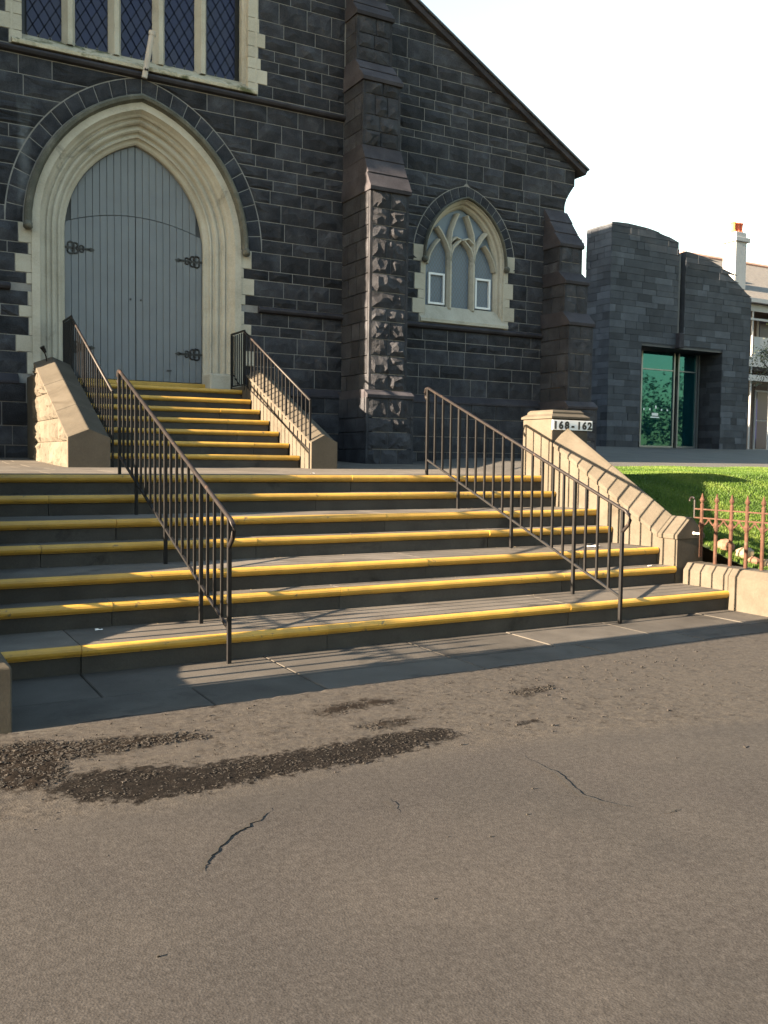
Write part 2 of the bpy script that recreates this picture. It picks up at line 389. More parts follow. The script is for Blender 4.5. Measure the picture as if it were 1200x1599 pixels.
# ---- pavement slabs in front of the steps
pv = MB(); pv.box(-6, 9.5, 4.9, 6.3, -.12, -.02)
PAVE = tag(build('pavement', pv, M['mortar']), 'bluestone slab pavement at the foot of the steps', kind='structure')
def slab(x0, x1, y0, y1, z, par, mat='slab', th=.06, g=.005, tn=.16):
    m = MB(); dz = rng.uniform(-.0025, .0025)
    m.box(x0+g, x1-g, y0+g, y1-g, z-th, z+dz, rng.uniform(1-tn, 1+tn)); return build('slab', m, M[mat], par, bevel=.006, seg=1)
for xs, y0, y1 in (([-1.6, -.4, .55, 1.22, 2.50, 3.70, 4.66, 5.72, 6.9, 7.7], 5.54, 6.26), ([-1.6, -.3, .62, 1.76, 2.50, 3.72, 4.85, 5.95, 7.05, 8.2], 4.93, 5.54)):
    for a, b in zip(xs[:-1], xs[1:]): slab(a, b, y0, y1, 0, PAVE)

# ---- landing between the two flights
def zland(y): return ZL + max(0, (y-8.7))*.0078 + max(0, y-12.4)*.027
lm = MB(); lm.loft([[(x, y, zland(y)-.05) for x in (-6, 8.7)] for y in (8.72, 10, 12.4, 14, 15.35)], closed=False, caps=False)
lm.v += []
LAND = tag(build('landing', lm, M['mortar'], recalc=False), 'pale stone landing between the two flights of steps', kind='structure')
yr = [9.02, 9.75, 10.55, 11.3, 12.1, 12.9, 13.7, 14.45, 15.15]
for j, (a, b) in enumerate(zip(yr[:-1], yr[1:])):
    x = -3.0 - rng.random()
    while x < 8.6:
        x2 = min(8.7, x+rng.uniform(.9, 1.7)); m = MB(); g = .005
        m.loft([[(x+g, a+g, zland(a)-.04), (x2-g, a+g, zland(a)-.04), (x2-g, a+g, zland(a)), (x+g, a+g, zland(a))], [(x+g, b-g, zland(b)-.04), (x2-g, b-g, zland(b)-.04), (x2-g, b-g, zland(b)), (x+g, b-g, zland(b))]])
        m.t = [rng.uniform(.86, 1.12)]*len(m.f)
        build('slab', m, M['tread'], LAND); x = x2

# ---- lawn and path on the right, plain turf on the left
def zlawn(y): return float(np.interp(y, [5.1, 6.2, 7.2, 8.2, 8.9, 9.6, 11.3], [.30, .41, .71, 1.07, 1.265, 1.305, 1.35]))
def zl2(x, y):
    z = zlawn(y)
    if y > 9.0 and x < 10.4: t = max(0, (x-8.72)/1.68); z = z*t+(zland(y)-.004)*(1-t)
    return z
def zpath(y): return float(np.interp(y, [11.3, 14.3, 21, 30, 60], [1.375, 1.44, 1.89, 2.1, 2.4]))
lm = MB(); ys = list(np.linspace(5.0, 11.3, 30)); lm.loft([[(x, y, zl2(x, y)-.012) for x in ((7.62, 8.72, 9.5, 10.4, 12, 20, 60) if y < 9.05 else (8.72, 9.1, 9.6, 10.4, 12, 20, 60))] for y in ys], closed=False, caps=False)
tag(build('lawn', lm, M['soil'], smooth=True, recalc=False), 'sloping green lawn beside the steps', kind='structure')
lm = MB(); lm.loft([[(x, y, zlawn(y)-.012) for x in (-60, -10, .42)] for y in ys if y > 5.1], closed=False, caps=False)
tag(build('lawn', lm, M['soil'], smooth=True, recalc=False), 'grass bank on the other side of the steps', kind='structure')
lm = MB(); lm.loft([[(x, y, zpath(y)-.02) for x in (10.4, 13, 30, 120)] for y in (11.28, 12.5, 14.3, 17, 21, 30, 60, 200)], closed=False, caps=False)
lm.loft([[(7.55, y, zland(y)-.03), (8.73, y, zland(y)-.03)] for y in (9.05, 10.2, 11.3)], closed=False, caps=False)
lm.loft([[(7.55, y, zland(y)-.035), (8.72, y, zland(y)-.03), (10.4, y, zz-.003)] for y, zz in ((11.28, 1.352), (12.5, 1.382), (14.3, 1.421), (15.3, 1.487))], closed=False, caps=False)
tag(build('path', lm, M['terrace'], recalc=False), 'grey paved path along the church front', kind='structure')

# ================================================================== STEPS
def flight(name, loc, label, levels, xl, xr, depth_to, seed, cuts=(1.6, 2.6)):
    """levels: list of (y_nosing, z_top, riser) from the top down"""
    r = random.Random(seed); root = thing(name, loc, label, 'steps')
    for i, (yn, z, rise) in enumerate(levels):
        yb = depth_to if i == 0 else levels[i-1][0]+.07
        x0, x1 = xl(i), xr(i); cx = [x0]
        p = x0+r.uniform(.4, cuts[1])
        while p < x1-.5: cx.append(p); p += r.uniform(*cuts)
        cx.append(x1)
        for a, b in zip(cx[:-1], cx[1:]):
            g = .0025; m = MB(); tn = r.uniform(.85, 1.15); ox = r.uniform(-.004, .004)
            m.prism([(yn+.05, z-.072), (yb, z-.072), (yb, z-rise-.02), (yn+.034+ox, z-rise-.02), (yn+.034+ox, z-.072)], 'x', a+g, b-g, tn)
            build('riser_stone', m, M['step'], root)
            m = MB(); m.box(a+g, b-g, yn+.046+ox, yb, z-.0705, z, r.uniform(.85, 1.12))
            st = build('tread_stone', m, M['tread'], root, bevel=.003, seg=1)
            nb = MB(); pr = [(yn+.0445+ox, z+.001), (yn+.028+ox, z+.0015)]
            for k in range(7):
                th = math.pi/2 - k*math.pi*.95/6
                pr.append((yn+.026+ox-.026*math.cos(th-math.pi/2+math.pi/2)*0 - .026*abs(math.cos(th)), z-.032+.033*math.sin(th)))
            pr += [(yn+.020+ox, z-.068), (yn+.0445+ox, z-.070)]
            nb.prism(pr, 'x', a+g*.7, b-g*.7, r.uniform(.86, 1.08))
            build('nosing', nb, M['yellow'], st, smooth=False)
    return root
xface = lambda y: 7.05+(8.7-y)*.13
lv = [(YN[k], ZN[k], RS if k < 7 else ZN[7]) for k in range(1, 8)]
flight('entrance_steps', (4, 6.18, 0), 'wide lower flight of seven stone steps with yellow nosings above the pavement', lv,
       lambda i: (8.0-xface(YN[i+1]) if i < 6 else .28), lambda i: (xface(YN[i+1]) if i < 6 else 7.46), 9.03, 11)
UY, UT, UR, UZ = 12.242, .3868, .1788, 1.28
XL, XR = 2.72, 5.488
lv2 = [(UY+i*UT, UZ+(i+1)*UR, UR) for i in range(6, -1, -1)]
flight('door_steps', (4.1, UY, UZ), 'narrow upper flight of yellow edged steps leading up to the church door', lv2, lambda i: XL, lambda i: XR, 15.22, 12, (1.0, 1.7))
ZP = UZ+7*UR

# ================================================================== STONE WALL TOOLKIT
def rockrect(u0, u1, v0, v1, r, depth, edge=.008, back=-.03, cell=.13, mx=5, my=3, top=None):
    nu = max(2, min(mx, round((u1-u0)/cell))); nv = max(2, min(my, round((v1-v0)/cell)))
    V = []; F = []
    bul = r.uniform(.4, 1.0)
    for j in range(nv+1):
        for i in range(nu+1):
            bd = i in (0, nu) or j in (0, nv)
            u = u0+(u1-u0)*i/nu; v = v0+(v1-v0)*j/nv
            if not bd:
                u += r.uniform(-.3, .3)*(u1-u0)/nu; v += r.uniform(-.3, .3)*(v1-v0)/nv
                d = edge+depth*bul*r.uniform(.25, 1.15)
            else: d = edge+r.uniform(0, .004)
            if top: v = v0+(v-v0)/(v1-v0)*(max(top(u), v0+.012)-v0)
            V.append((u, v, d))
    idx = lambda i, j: j*(nu+1)+i
    for j in range(nv):
        for i in range(nu):
            a, b, c, d = idx(i, j), idx(i+1, j), idx(i+1, j+1), idx(i, j+1)
            F += [(a, b, c), (a, c, d)] if r.random() < .5 else [(a, b, d), (b, c, d)]
    ring = [idx(i, 0) for i in range(nu+1)]+[idx(nu, j) for j in range(1, nv+1)]+[idx(i, nv) for i in range(nu-1, -1, -1)]+[idx(0, j) for j in range(nv-1, 0, -1)]
    n0 = len(V); V += [(V[k][0], V[k][1], back) for k in ring]; n = len(ring)
    F += [(ring[k], n0+k, n0+(k+1) % n, ring[(k+1) % n]) for k in range(n)]
    return V, F
def rockpoly(P, r, depth, edge=.008, back=-.03):
    n = len(P); cx = sum(p[0] for p in P)/n; cy = sum(p[1] for p in P)/n
    V = [(p[0], p[1], back) for p in P]+[(p[0], p[1], edge) for p in P]
    V += [(p[0]+(cx-p[0])*.35, p[1]+(cy-p[1])*.35, edge+depth*r.uniform(.3, 1)) for p in P]+[(cx, cy, edge+depth*r.uniform(.4, .9))]
    F = []
    for k in range(n):
        q = (k+1) % n
        F += [(k, q, n+q, n+k), (n+k, n+q, 2*n+q), (n+k, 2*n+q, 2*n+k), (2*n+k, 2*n+q, 3*n)]
    return V, F
def faceY(y): return lambda p: (p[0], y-p[2], p[1])        # looks towards -y; u=x v=z
def faceX(x): return lambda p: (x-p[2], p[0], p[1])        # looks towards -x; u=y v=z
def faceXr(x): return lambda p: (x+p[2], p[0], p[1])
PIECES = {}
def piece(store, V, F, fr, tone, area, key):
    PIECES.setdefault(store, []).append(([fr(p) for p in V], F, tone, area, key))
def flush(store, name, mat, parent, limit=300, stuffname=None, recalc=False):
    L = PIECES.pop(store, []); L.sort(key=lambda t: -t[3])
    for V, F, tn, a, k in L[:limit]:
        m = MB(); m.add(V, F, tn); build(name, m, mat, parent, recalc=False)
    if len(L) > limit:
        m = MB()
        for V, F, tn, a, k in L[limit:]: m.add(V, F, tn)
        tag(build(stuffname or name+'work', m, mat, parent, recalc=False), kind='stuff')
F_ = 1448.063
def pix(p):                                            # how large a piece shows: used only to choose which get their own object
    d = Vector(p)-Vector((0, 0, EYE)); z = d.dot(fw)
    if z <= .1: return None
    return (600+F_*d.dot(r2)/z, 800+F_*d.dot(d2)/z, z)
def shown(cx, cy, cz, area):
    q = pix((cx, cy, cz))
    if not q or not (-20 < q[0] < 1220 and -20 < q[1] < 1000): return 0.0001*area
    return area/q[2]**2*1e4

# ================================================================== CHURCH
CH = thing('church', (4, 15.2, 1.35), 'dark bluestone gabled church front with cream arched doorway and buttress', 'church')
CX, CC, SPR = 4.0, .5, 4.95
def arch_half(wd, c, z, spr):
    if z <= spr: return wd
    R = wd+c; h = R*R-(z-spr)**2
    return max(0.0, math.sqrt(h)-c) if h > c*c else 0.0
def arch_pts(cx, wd, c, spr, z0, n=14):
    """left foot up to the apex and down to the right foot, (x,z)"""
    R = wd+c; a1 = math.acos(c/R); P = [(cx-wd, z0)]
    L = [(cx+c-R*math.cos(a1*k/n), spr+R*math.sin(a1*k/n)) for k in range(n+1)]
    return P+L, L
def rake_x(z): return 8.96+(9.89-z)/.572
def wall_r(z):
    if z < 6.65: return 12.75
    if z < 7.12: return 12.75+.25*((z-6.65)/.47)**1.6
    if z < 7.42: return 13.0
    return min(13.0, rake_x(z)-.10)
# courses
rc = random.Random(21)
def courses(a, b, lo=.19, hi=.37):
    z = [a]
    while z[-1] < b-.15:
        z.append(z[-1]+rc.choice([.20, .23, .26, .29, .32, .35, .18]))
    s = (b-a)/(z[-1]-a); return [a+(t-a)*s for t in z]
C1 = courses(1.33, 2.52, .3, .4); C2 = courses(2.66, 3.92); C3 = courses(4.03, SPR)+courses(SPR, 7.43)[1:]; C4 = courses(7.57, 12.6)
def door_half(z, i):
    if z < 2.0: return 0
    if z < SPR-.001: return (1.77, 1.93, 1.74, 1.88, 1.75, 1.96, 1.79)[i % 7]
    return arch_half(2.07, CC, z, SPR)
SWX, SWS, SWC = 10.3, 5.28, .283
def sw_half(z, i):
    if z < 4.03: return 0
    if z < SWS-.05: return (1.05, 1.2, 1.08, 1.16, 1.03)[i % 5]
    return arch_half(1.19, SWC, max(z, SWS), SWS)
def bw_half(z, i):
    if z < 7.5: return 0
    if z < 9.8: return (1.985, 2.15, 2.03, 1.985, 2.11, 2.0)[i % 6]
    return arch_half(2.3, .9, z, 9.8)
def butt_half(z, i): return .375 if z < 9.9 else 0
QUOINS = []
def lay(Cs, yface, store, depth, key):
    fr = faceY(yface)
    for i, (z0, z1) in enumerate(zip(Cs[:-1], Cs[1:])):
        zs = [z0+.007+(z1-z0-.014)*k/4 for k in range(5)]; zm = (z0+z1)/2
        ops = []
        for cx, fn in ((0.0, butt_half), (CX, door_half), (CX, bw_half), (8.005, butt_half), (SWX, sw_half)):
            h = [fn(z, i) for z in zs]
            if max(h) > .02: ops.append((cx, h))
            if fn is door_half and z0 > 2.0 and z0 < SPR-.05: QUOINS.append(('door', CX, 1.68, h[2], z0, z1))
            if fn is sw_half and 4.0 < z0 < SWS-.1 and h[2] > 0: QUOINS.append(('sw', SWX, .95, h[2], z0, z1))
            if fn is bw_half and z0 > 7.5 and z0 < 9.7: QUOINS.append(('bw', CX, 1.80, h[2], z0, z1))
        if z0 > 7.42 and z1 < 7.58: ops = [(4.0, [3.63]*5)]
        ops.sort(key=lambda t: t[0])
        lb = [8.0-wall_r(z)for z in zs]; rb = [wall_r(z) for z in zs]
        if min(rb)-4 < .3: continue
        bounds = [lb]
        for cx, h in ops: bounds += [[cx-a for a in h], [cx+a for a in h]]
        bounds.append(rb)
        for k in range(0, len(bounds), 2):
            A, B = bounds[k], bounds[k+1]
            a0, b0 = min(A), max(B); a1, b1 = max(A), min(B)
            if b0-a0 < .06: continue
            cuts = [a0]; p = a1 + rc.uniform(.25, .6)
            hgt = z1-z0
            while p < b1-.22: cuts.append(p); p += rc.uniform(.26, .42)+hgt*rc.uniform(.2, 1.3)
            cuts.append(b0)
            for q in range(len(cuts)-1):
                first, last = q == 0, q == len(cuts)-2
                L = A if first else [cuts[q]]*5; Rr = B if last else [cuts[q+1]]*5
                L = [min(l, r) for l, r in zip(L, Rr)]
                g = .0075
                tn = rc.choice([.72, .86, .95, 1, 1.06, 1.15, 1.34])*rc.uniform(.92, 1.08)
                straight = max(L)-min(L) < .01 and max(Rr)-min(Rr) < .01
                cxm = (sum(L)+sum(Rr))/10; ar = (sum(Rr)-sum(L))/5*hgt
                if ar < .004: continue
                if straight:
                    u0, u1 = L[2]+g, Rr[2]-g
                    if u1-u0 < .03: continue
                    V, F = rockrect(u0, u1, zs[0], zs[-1], rc, depth)
                else:
                    P = [(L[0]+g, zs[0]), (Rr[0]-g, zs[0])]+[(Rr[j]-g, zs[j]) for j in range(1, 5)]+[(L[j]+g, zs[j]) for j in range(4, 0, -1)]
                    V, F = rockpoly(P, rc, depth*.7)
                piece(store, V, F, fr, tn, shown(cxm, yface, zm, ar), key)
lay(C2, YW, 'wall', .05, 0); lay(C3, YW, 'wall', .05, 0); lay(C4, YW, 'wall', .05, 0); lay([7.43, 7.57], YW, 'wall', .03, 0)
C1y = YW-.10
_dh = door_half
def door_half(z, i): return 1.80 if z > 2.2 else 1.62 if z < 2.6 else 0
lay(C1, C1y, 'wall', .035, 0)
# mortar core of the gable wall, with the openings left in it
core = MB()
yc0, yc1 = YW-.004, YW+.75
def strip(xa, xb, z0, z1): core.box(xa, xb, yc0, yc1, z0, z1)
def corewall():
    zz = sorted(set([1.2, 2.5, SPR, 7.5, 6.65, 7.12, 7.42]+[SPR+.12*k for k in range(1, 19)]+[7.5+.25*k for k in range(1, 22)]+[SWS+.1*k for k in range(0, 14)]+[4.1]))
    for z0, z1 in zip(zz[:-1], zz[1:]):
        zm = (z0+z1)/2; ops = []
        hd = arch_half(1.685, CC, z0, SPR) if 2.5 < zm else 0
        if zm < 7.2 and hd > 0: ops.append((CX, hd))
        if zm > 7.62:
            hb = arch_half(1.90, .9, z0, 9.8)
            if hb > 0: ops.append((CX, hb))
        if zm > 4.1:
            hs = arch_half(.935, SWC, z0, SWS)
            if hs > 0: ops.append((SWX, hs))
        a, b = 8.0-wall_r(z1 if zm > 7.3 else z0), wall_r(z1 if zm > 7.3 else z0)
        if b <= a: continue
        x = a
        for cx, h in ops:
            strip(x, cx-h, z0, z1); x = cx+h
        strip(x, b, z0, z1)
corewall()
FW = build('facade_wall', core, M['mortar'], CH)
pb = MB(); pb.box(-4.8, 2.35, C1y+.004, YW, 1.2, 2.52); pb.box(5.65, 12.85, C1y+.004, YW, 1.2, 2.52)
build('plinth_core', pb, M['mortar'], FW)
flush('wall', 'wall_stone', M['bluestone'], FW, 300, 'wall_stonework')
# plinth weathering and strings
def xprof(name, prof, x0, x1, mat, par=CH, n=1):
    m = MB(); m.prism(prof, 'x', x0, x1); return build(name, m, mat, par, bevel=.004, seg=1)
for a, b in ((-4.8, 2.1), (5.9, 12.8)):
    xprof('plinth_weathering', [(C1y-.03, 2.50), (C1y-.03, 2.54), (YW-.02, 2.66), (YW+.02, 2.66), (YW+.02, 2.50)], a, b, M['weathering'])
sp = lambda z: [(YW-.015, z-.06), (YW-.075, z-.045), (YW-.10, z-.01), (YW-.095, z+.02), (YW-.02, z+.055), (YW+.02, z+.055), (YW+.02, z-.06)]
for a, b in ((-4.2, -.39), (.38, 2.0), (6.0, 7.62), (8.39, 12.22)): xprof('string_course', sp(3.975), a, b, M['weathering'])
for a, b in ((.38, 7.63),): xprof('string_course', sp(7.50), a, b, M['weathering'])
# quoins
for kind, cx, inner, outer, z0, z1 in QUOINS:
    for s in (-1, 1):
        a, b = sorted((cx+s*inner, cx+s*(outer-.004))); m = MB()
        m.box(a, b, YW-.022, YW+.05, z0+.003, z1-.003, rng.uniform(.9, 1.06)); build('quoin', m, M['sandstone'], CH, bevel=.004, seg=1)

# mouldings swept round an arch
def sweep(name, cx, prof, c, spr, z0, mat, par, side=None, n=16, smooth=False):
    """prof: (half width, y) from inside out; each side its own mesh"""
    out = []
    for s in (-1, 1):
        m = MB(); rings = []
        stations = ([('j', z0)] if z0 < spr-.01 else [])+[('a', k/n) for k in range(n+1)]
        for kd, t in stations:
            ring = []
            for wd, y in prof:
                if kd == 'j': ring.append((cx+s*wd, y, t))
                else:
                    R = wd+c; a1 = math.acos(c/R); th = a1*t
                    ring.append((cx+s*(R*math.cos(th)-c), y, spr+R*math.sin(th)))
            rings.append(ring)
        m.loft(rings, closed=False, caps=False)
        out.append(build(name, m, mat, par, smooth=smooth))
    return out
YD = 15.62
prof = [(1.14, 15.66), (1.14, 15.54), (1.165, 15.515), (1.195, 15.505), (1.22, 15.48), (1.225, 15.445), (1.25, 15.435), (1.275, 15.455), (1.295, 15.435), (1.30, 15.40), (1.325, 15.375), (1.355, 15.375), (1.375, 15.395), (1.395, 15.385),
        (1.40, 15.345), (1.42, 15.315), (1.445, 15.30), (1.465, 15.32), (1.485, 15.305), (1.495, 15.265), (1.53, 15.235), (1.56, 15.19), (1.575, 15.165), (1.69, 15.165), (1.69, 15.24)]
sweep('door_moulding', CX, prof, CC, SPR, ZP-.02, M['sandstone'], CH)
hp = [(1.68, 15.17), (1.70, 15.13), (1.715, 15.085), (1.76, 15.07), (1.795, 15.10), (1.80, 15.14), (1.80, 15.22)]
sweep('hood_mould', CX, hp, CC, SPR, SPR, M['hood'], CH)
for s in (-1, 1):
    m = MB(); m.ball((CX+s*1.75, 15.10, SPR-.05), .075, 8, 6, jit=.12); m.ball((CX+s*1.75, 15.05, SPR-.06), .045, 6, 5, jit=.15)
    build('label_stop', m, M['hood'], CH)
# jamb base blocks
for s in (-1, 1):
    m = MB(); a, b = sorted((CX+s*1.13, CX+s*1.66)); m.box(a, b, 15.14, 15.6, ZP-.02, ZP+.30); build('jamb_base', m, M['sandstone'], CH, bevel=.03, seg=2)
# voussoirs
def voussoirs(cx, wi, wo, c, spr, n, store, depth):
    fr = faceY(YW)
    for s in (-1, 1):
        Ri, Ro = wi+c, wo+c; ai, ao = math.acos(c/Ri), math.acos(c/Ro)
        for k in range(n):
            g = .006
            P = []
            for (R, a1, t) in ((Ri, ai, k/n), (Ro, ao, k/n), (Ro, ao, (k+.5)/n), (Ro, ao, (k+1)/n), (Ri, ai, (k+1)/n), (Ri, ai, (k+.5)/n)):
                th = a1*t; P.append([cx+s*(R*math.cos(th)-c), spr+R*math.sin(th)])
            mx = sum(p[0] for p in P)/6; mz = sum(p[1] for p in P)/6
            P = [(p[0]+(mx-p[0])*.05, p[1]+(mz-p[1])*.06) for p in P]
            V, F = rockpoly(P, rc, depth); piece(store, V, F, fr, rc.uniform(.8, 1.25), 1, 0)
voussoirs(CX, 1.81, 2.062, CC, SPR, 13, 'vous', .016); flush('vous', 'voussoir', M['bluestone'], CH)
voussoirs(SWX, .965, 1.182, SWC, SWS, 10, 'vous', .012); flush('vous', 'voussoir', M['bluestone'], CH)

# ---- the door: boarded leaves under a segmental rail, boarded tympanum
dm = MB(); P, Lh = arch_pts(CX, 1.15, CC, SPR, ZP)
full = P+[(2*CX-x, z) for x, z in P[::-1][1:]]
dm.prism(full, 'y', YD+.012, YD+.07); DOOR = build('door', dm, M['doorgap'], CH)
zt = lambda x: 5.36-.22*((x-CX)/1.14)**2
def plank(xa, xb, zlo, zhi, yf):
    n = 4; g = .0028; bot = [(xa+g+(xb-xa-2*g)*k/n, 0) for k in range(n+1)]
    V = []; 
    poly = [(x, zlo(x)) for x, _ in bot]+[(x, zhi(x)) for x, _ in bot[::-1]]
    m = MB(); m.prism(poly, 'y', yf, YD+.02); build('plank', m, M['doorpaint'], DOOR, bevel=.004, seg=1)
pw = 1.14/10
for s in (-1, 1):
    for k in range(10):
        a, b = sorted((CX+s*(k*pw+.004), CX+s*((k+1)*pw+.004)))
        intr = lambda x: SPR+math.sqrt(max(.0, (1.135+CC)**2-(abs(x-CX)+CC)**2)) if abs(x-CX) < 1.135 else SPR
        b2 = min(b, CX+1.135) if s > 0 else b; a2 = max(a, CX-1.135) if s < 0 else a
        plank(a2, b2, lambda x: ZP+.15, lambda x: min(zt(x)-.006, intr(x)), YD-.028+rng.uniform(-.002, .002))
        if min(intr(a2), intr(b2)) > max(zt(a2), zt(b2)): plank(a2, b2, lambda x: zt(x)+.006, intr, YD-.012+rng.uniform(-.002, .002))
def hinge(x, z, s):
    m = MB(); y = YD-.040
    def bar(x0, x1, h): m.box(min(x+s*x0, x+s*x1), max(x+s*x0, x+s*x1), y, y+.014, z-h, z+h)
    bar(0, .40, .018)
    for cx_, rad in ((.10, .05), (.17, .04)):
        for q in (-1, 1):
            pts = [(x+s*(cx_+rad*math.cos(t)), y+.006, z+q*(.045+rad*math.sin(t))) for t in np.linspace(-1.2, 3.6, 9)]
            m.tube(pts, .016, 5)
    for cx_ in (.27,):
        for q in (-1, 1):
            pts = [(x+s*(cx_+.03*math.cos(t)), y+.006, z+q*(.028+.025*math.sin(t))) for t in np.linspace(-1.2, 3.4, 7)]
            m.tube(pts, .014, 5)
    tip = [(x+s*.36, z), (x+s*.41, z-.035), (x+s*.48, z), (x+s*.41, z+.035)]
    m.prism(tip, 'y', y, y+.012)
    for q in (.03, .13, .23, .33): m.ball((x+s*q, y, z), .011, 6, 4)
    build('hinge', m, M['blackiron'], DOOR)
for z in (4.74, 3.17): hinge(CX-1.135, z, 1); hinge(CX+1.135, z, -1)
for s in (-1, 1):
    m = MB(); m.ball((CX+s*.085, YD-.035, 4.01), .016, 8, 6, (1, .5, 1.2)); build('keyhole_plate', m, M['blackiron'], DOOR, smooth=True)
m = MB(); m.box(CX+.52, CX+.60, YD-.045, YD-.03, 2.86, 2.885); build('bolt', m, M['blackiron'], DOOR)
# threshold with yellow edge
m = MB(); m.box(CX-1.19, CX+1.19, 15.42, 15.60, ZP-.02, ZP+.125); TH = build('threshold', m, M['tread'], CH, bevel=.004)
m = MB(); m.box(CX-1.192, CX+1.192, 15.395, 15.425, ZP+.055, ZP+.128); build('nosing', m, M['yellow'], TH, bevel=.012, seg=3)

# ---- big five light window above the door
YG = 15.5
fm = MB()
fm.prism([(YW-.09, 7.565), (YW-.09, 7.62), (YG-.02, 7.86), (YG+.08, 7.86), (YG+.08, 7.565)], 'x', CX-1.95, CX+1.95)
BW = build('large_window', fm, M['sillstone'], CH, bevel=.006)
wprof = [(1.80, 15.56), (1.80, 15.44), (1.83, 15.40), (1.86, 15.38), (1.875, 15.30), (1.92, 15.26), (1.94, YW-.02), (1.98, YW-.025)]
wprof = [(x-.02, y) for x, y in wprof]
for s in (-1, 1):
    m = MB(); m.loft([[(CX+s*wd, y, z) for wd, y in wprof] for z in (7.60, 9.8)], closed=False, caps=False); build('jamb', m, M['sandstone'], BW)
sweep('window_arch', CX, wprof, .9, 9.8, 9.8, M['sandstone'], BW, n=10)
PIT = .712
for k in range(4):
    x = CX+(k-1.5)*PIT
    m = MB(); m.prism([(x-.035, YG-.17), (x+.035, YG-.17), (x+.10, YG-.02), (x+.10, YG+.06), (x-.10, YG+.06), (x-.10, YG-.02)], 'z', 7.80, 11.4); build('mullion', m, M['sandstone'], BW)
PW, PH = .0858, .140      # half diagonals of one quarry
for k in range(5):
    xc = CX+(k-2)*PIT; x0, x1 = xc-.258, xc+.258; z0 = 7.86; ztop = 9.45
    lead = MB()
    nrow = int((ztop-z0)/PH)+2
    for r_ in range(-1, nrow+1):
        for c_ in range(-4, 5):
            if (r_+c_) % 2: continue
            cx_, cz_ = xc+c_*PW, z0+.05+r_*PH
            poly = [(cx_-PW, cz_), (cx_, cz_-PH), (cx_+PW, cz_), (cx_, cz_+PH)]
            def clip(P, f, lim, sgn):
                o = []
                for a, b in zip(P, P[1:]+P[:1]):
                    ia, ib = sgn*(a[f]-lim) <= 0, sgn*(b[f]-lim) <= 0
                    if ia: o.append(a)
                    if ia != ib:
                        t = (lim-a[f])/(b[f]-a[f]); q = [a[0]+t*(b[0]-a[0]), a[1]+t*(b[1]-a[1])]; q[f] = lim; o.append(tuple(q))
                return o
            for f, lim, sg in ((0, x1, 1), (0, x0, -1), (1, z0, -1), (1, ztop, 1)):
                if poly: poly = clip(poly, f, lim, sg)
            if len(poly) < 3: continue
            ar = abs(sum(a[0]*b[1]-b[0]*a[1] for a, b in zip(poly, poly[1:]+poly[:1])))/2
            if ar < .002: continue
            tx, tz = rng.uniform(-.03, .03), rng.uniform(-.03, .03)
            m = MB(); m.add([(p[0], YG+.012+(p[0]-cx_)*tx+(p[1]-cz_)*tz, p[1]) for p in poly], [tuple(range(len(poly)))], rng.uniform(.7, 1.3))
            build('pane', m, M['bluepane'], BW, recalc=False)
            for a, b in zip(poly, poly[1:]+poly[:1]):
                if abs(a[0]-b[0]) > .002 and abs(a[1]-b[1]) > .002:
                    d = Vector((b[0]-a[0], b[1]-a[1])).normalized(); nx_, nz_ = -d.y*.0048, d.x*.0048
                    if d.x*d.y > 0 or True:
                        lead.add([(a[0]+nx_, YG, a[1]+nz_), (b[0]+nx_, YG, b[1]+nz_), (b[0]-nx_, YG, b[1]-nz_), (a[0]-nx_, YG, a[1]-nz_)], [(0, 1, 2, 3)])
    build('lead_lattice', lead, M['lead'], BW, recalc=False)
    m = MB(); m.box(x0, x1, YG+.01, YG+.03, ztop, 11.6); build('upper_glass', m, M['bluepane'], BW)
m = MB(); m.box(CX-1.9, CX+1.9, YG+.08, YG+.10, 7.7, 12.0); build('window_backing', m, M['black'], BW)
# tube lamp leaning off the string course
lt = thing('tube_lamp', (4.02, 15.0, 7.42), 'short pale tube lamp standing tilted on the string course above the doorway', 'lamp')
m = MB(); m.tube([(4.00, 15.02, 7.40), (4.10, 14.93, 8.08)], .045, 10); build('tube', m, M['cement'], lt, smooth=False)
m = MB(); m.tube([(4.095, 14.935, 8.05), (4.105, 14.926, 8.11)], .056, 10); build('end_cap', m, M['cement'], lt)
m = MB(); m.box(3.99, 4.05, 14.96, 15.13, 7.50, 7.54); build('bracket', m, M['iron'], lt)

# ---- small traceried window on the right
YS = 15.38
sm = MB(); sm.prism([(YW-.06, 4.05), (YW-.06, 4.11), (YS-.03, 4.40), (YS+.1, 4.40), (YS+.1, 4.05)], 'x', SWX-1.03, SWX+1.03)
SW = build('traceried_window', sm, M['sandstone'], CH, bevel=.005)
sprof = [(.80, 15.46), (.80, 15.38), (.83, 15.33), (.865, 15.31), (.875, 15.25), (.905, 15.22), (.915, YW-.02), (.955, YW-.02), (.955, YW+.05)]
sweep('jamb_and_arch', SWX, sprof, SWC, SWS, 4.10, M['sandstone'], SW, n=12)
shp = [(.93, YW-.02), (.935, YW-.075), (.955, YW-.09), (.975, YW-.07), (.98, YW+.01)]
sweep('hood_mould', SWX, shp, SWC, SWS, SWS-.02, M['hood'], SW, n=12)
for s in (-1, 1):
    m = MB(); m.ball((SWX+s*.955, YW-.07, SWS-.07), .065, 8, 6, jit=.15); m.ball((SWX+s*.955, YW-.11, SWS-.08), .035, 6, 5, jit=.15); build('label_stop', m, M['hood'], SW)
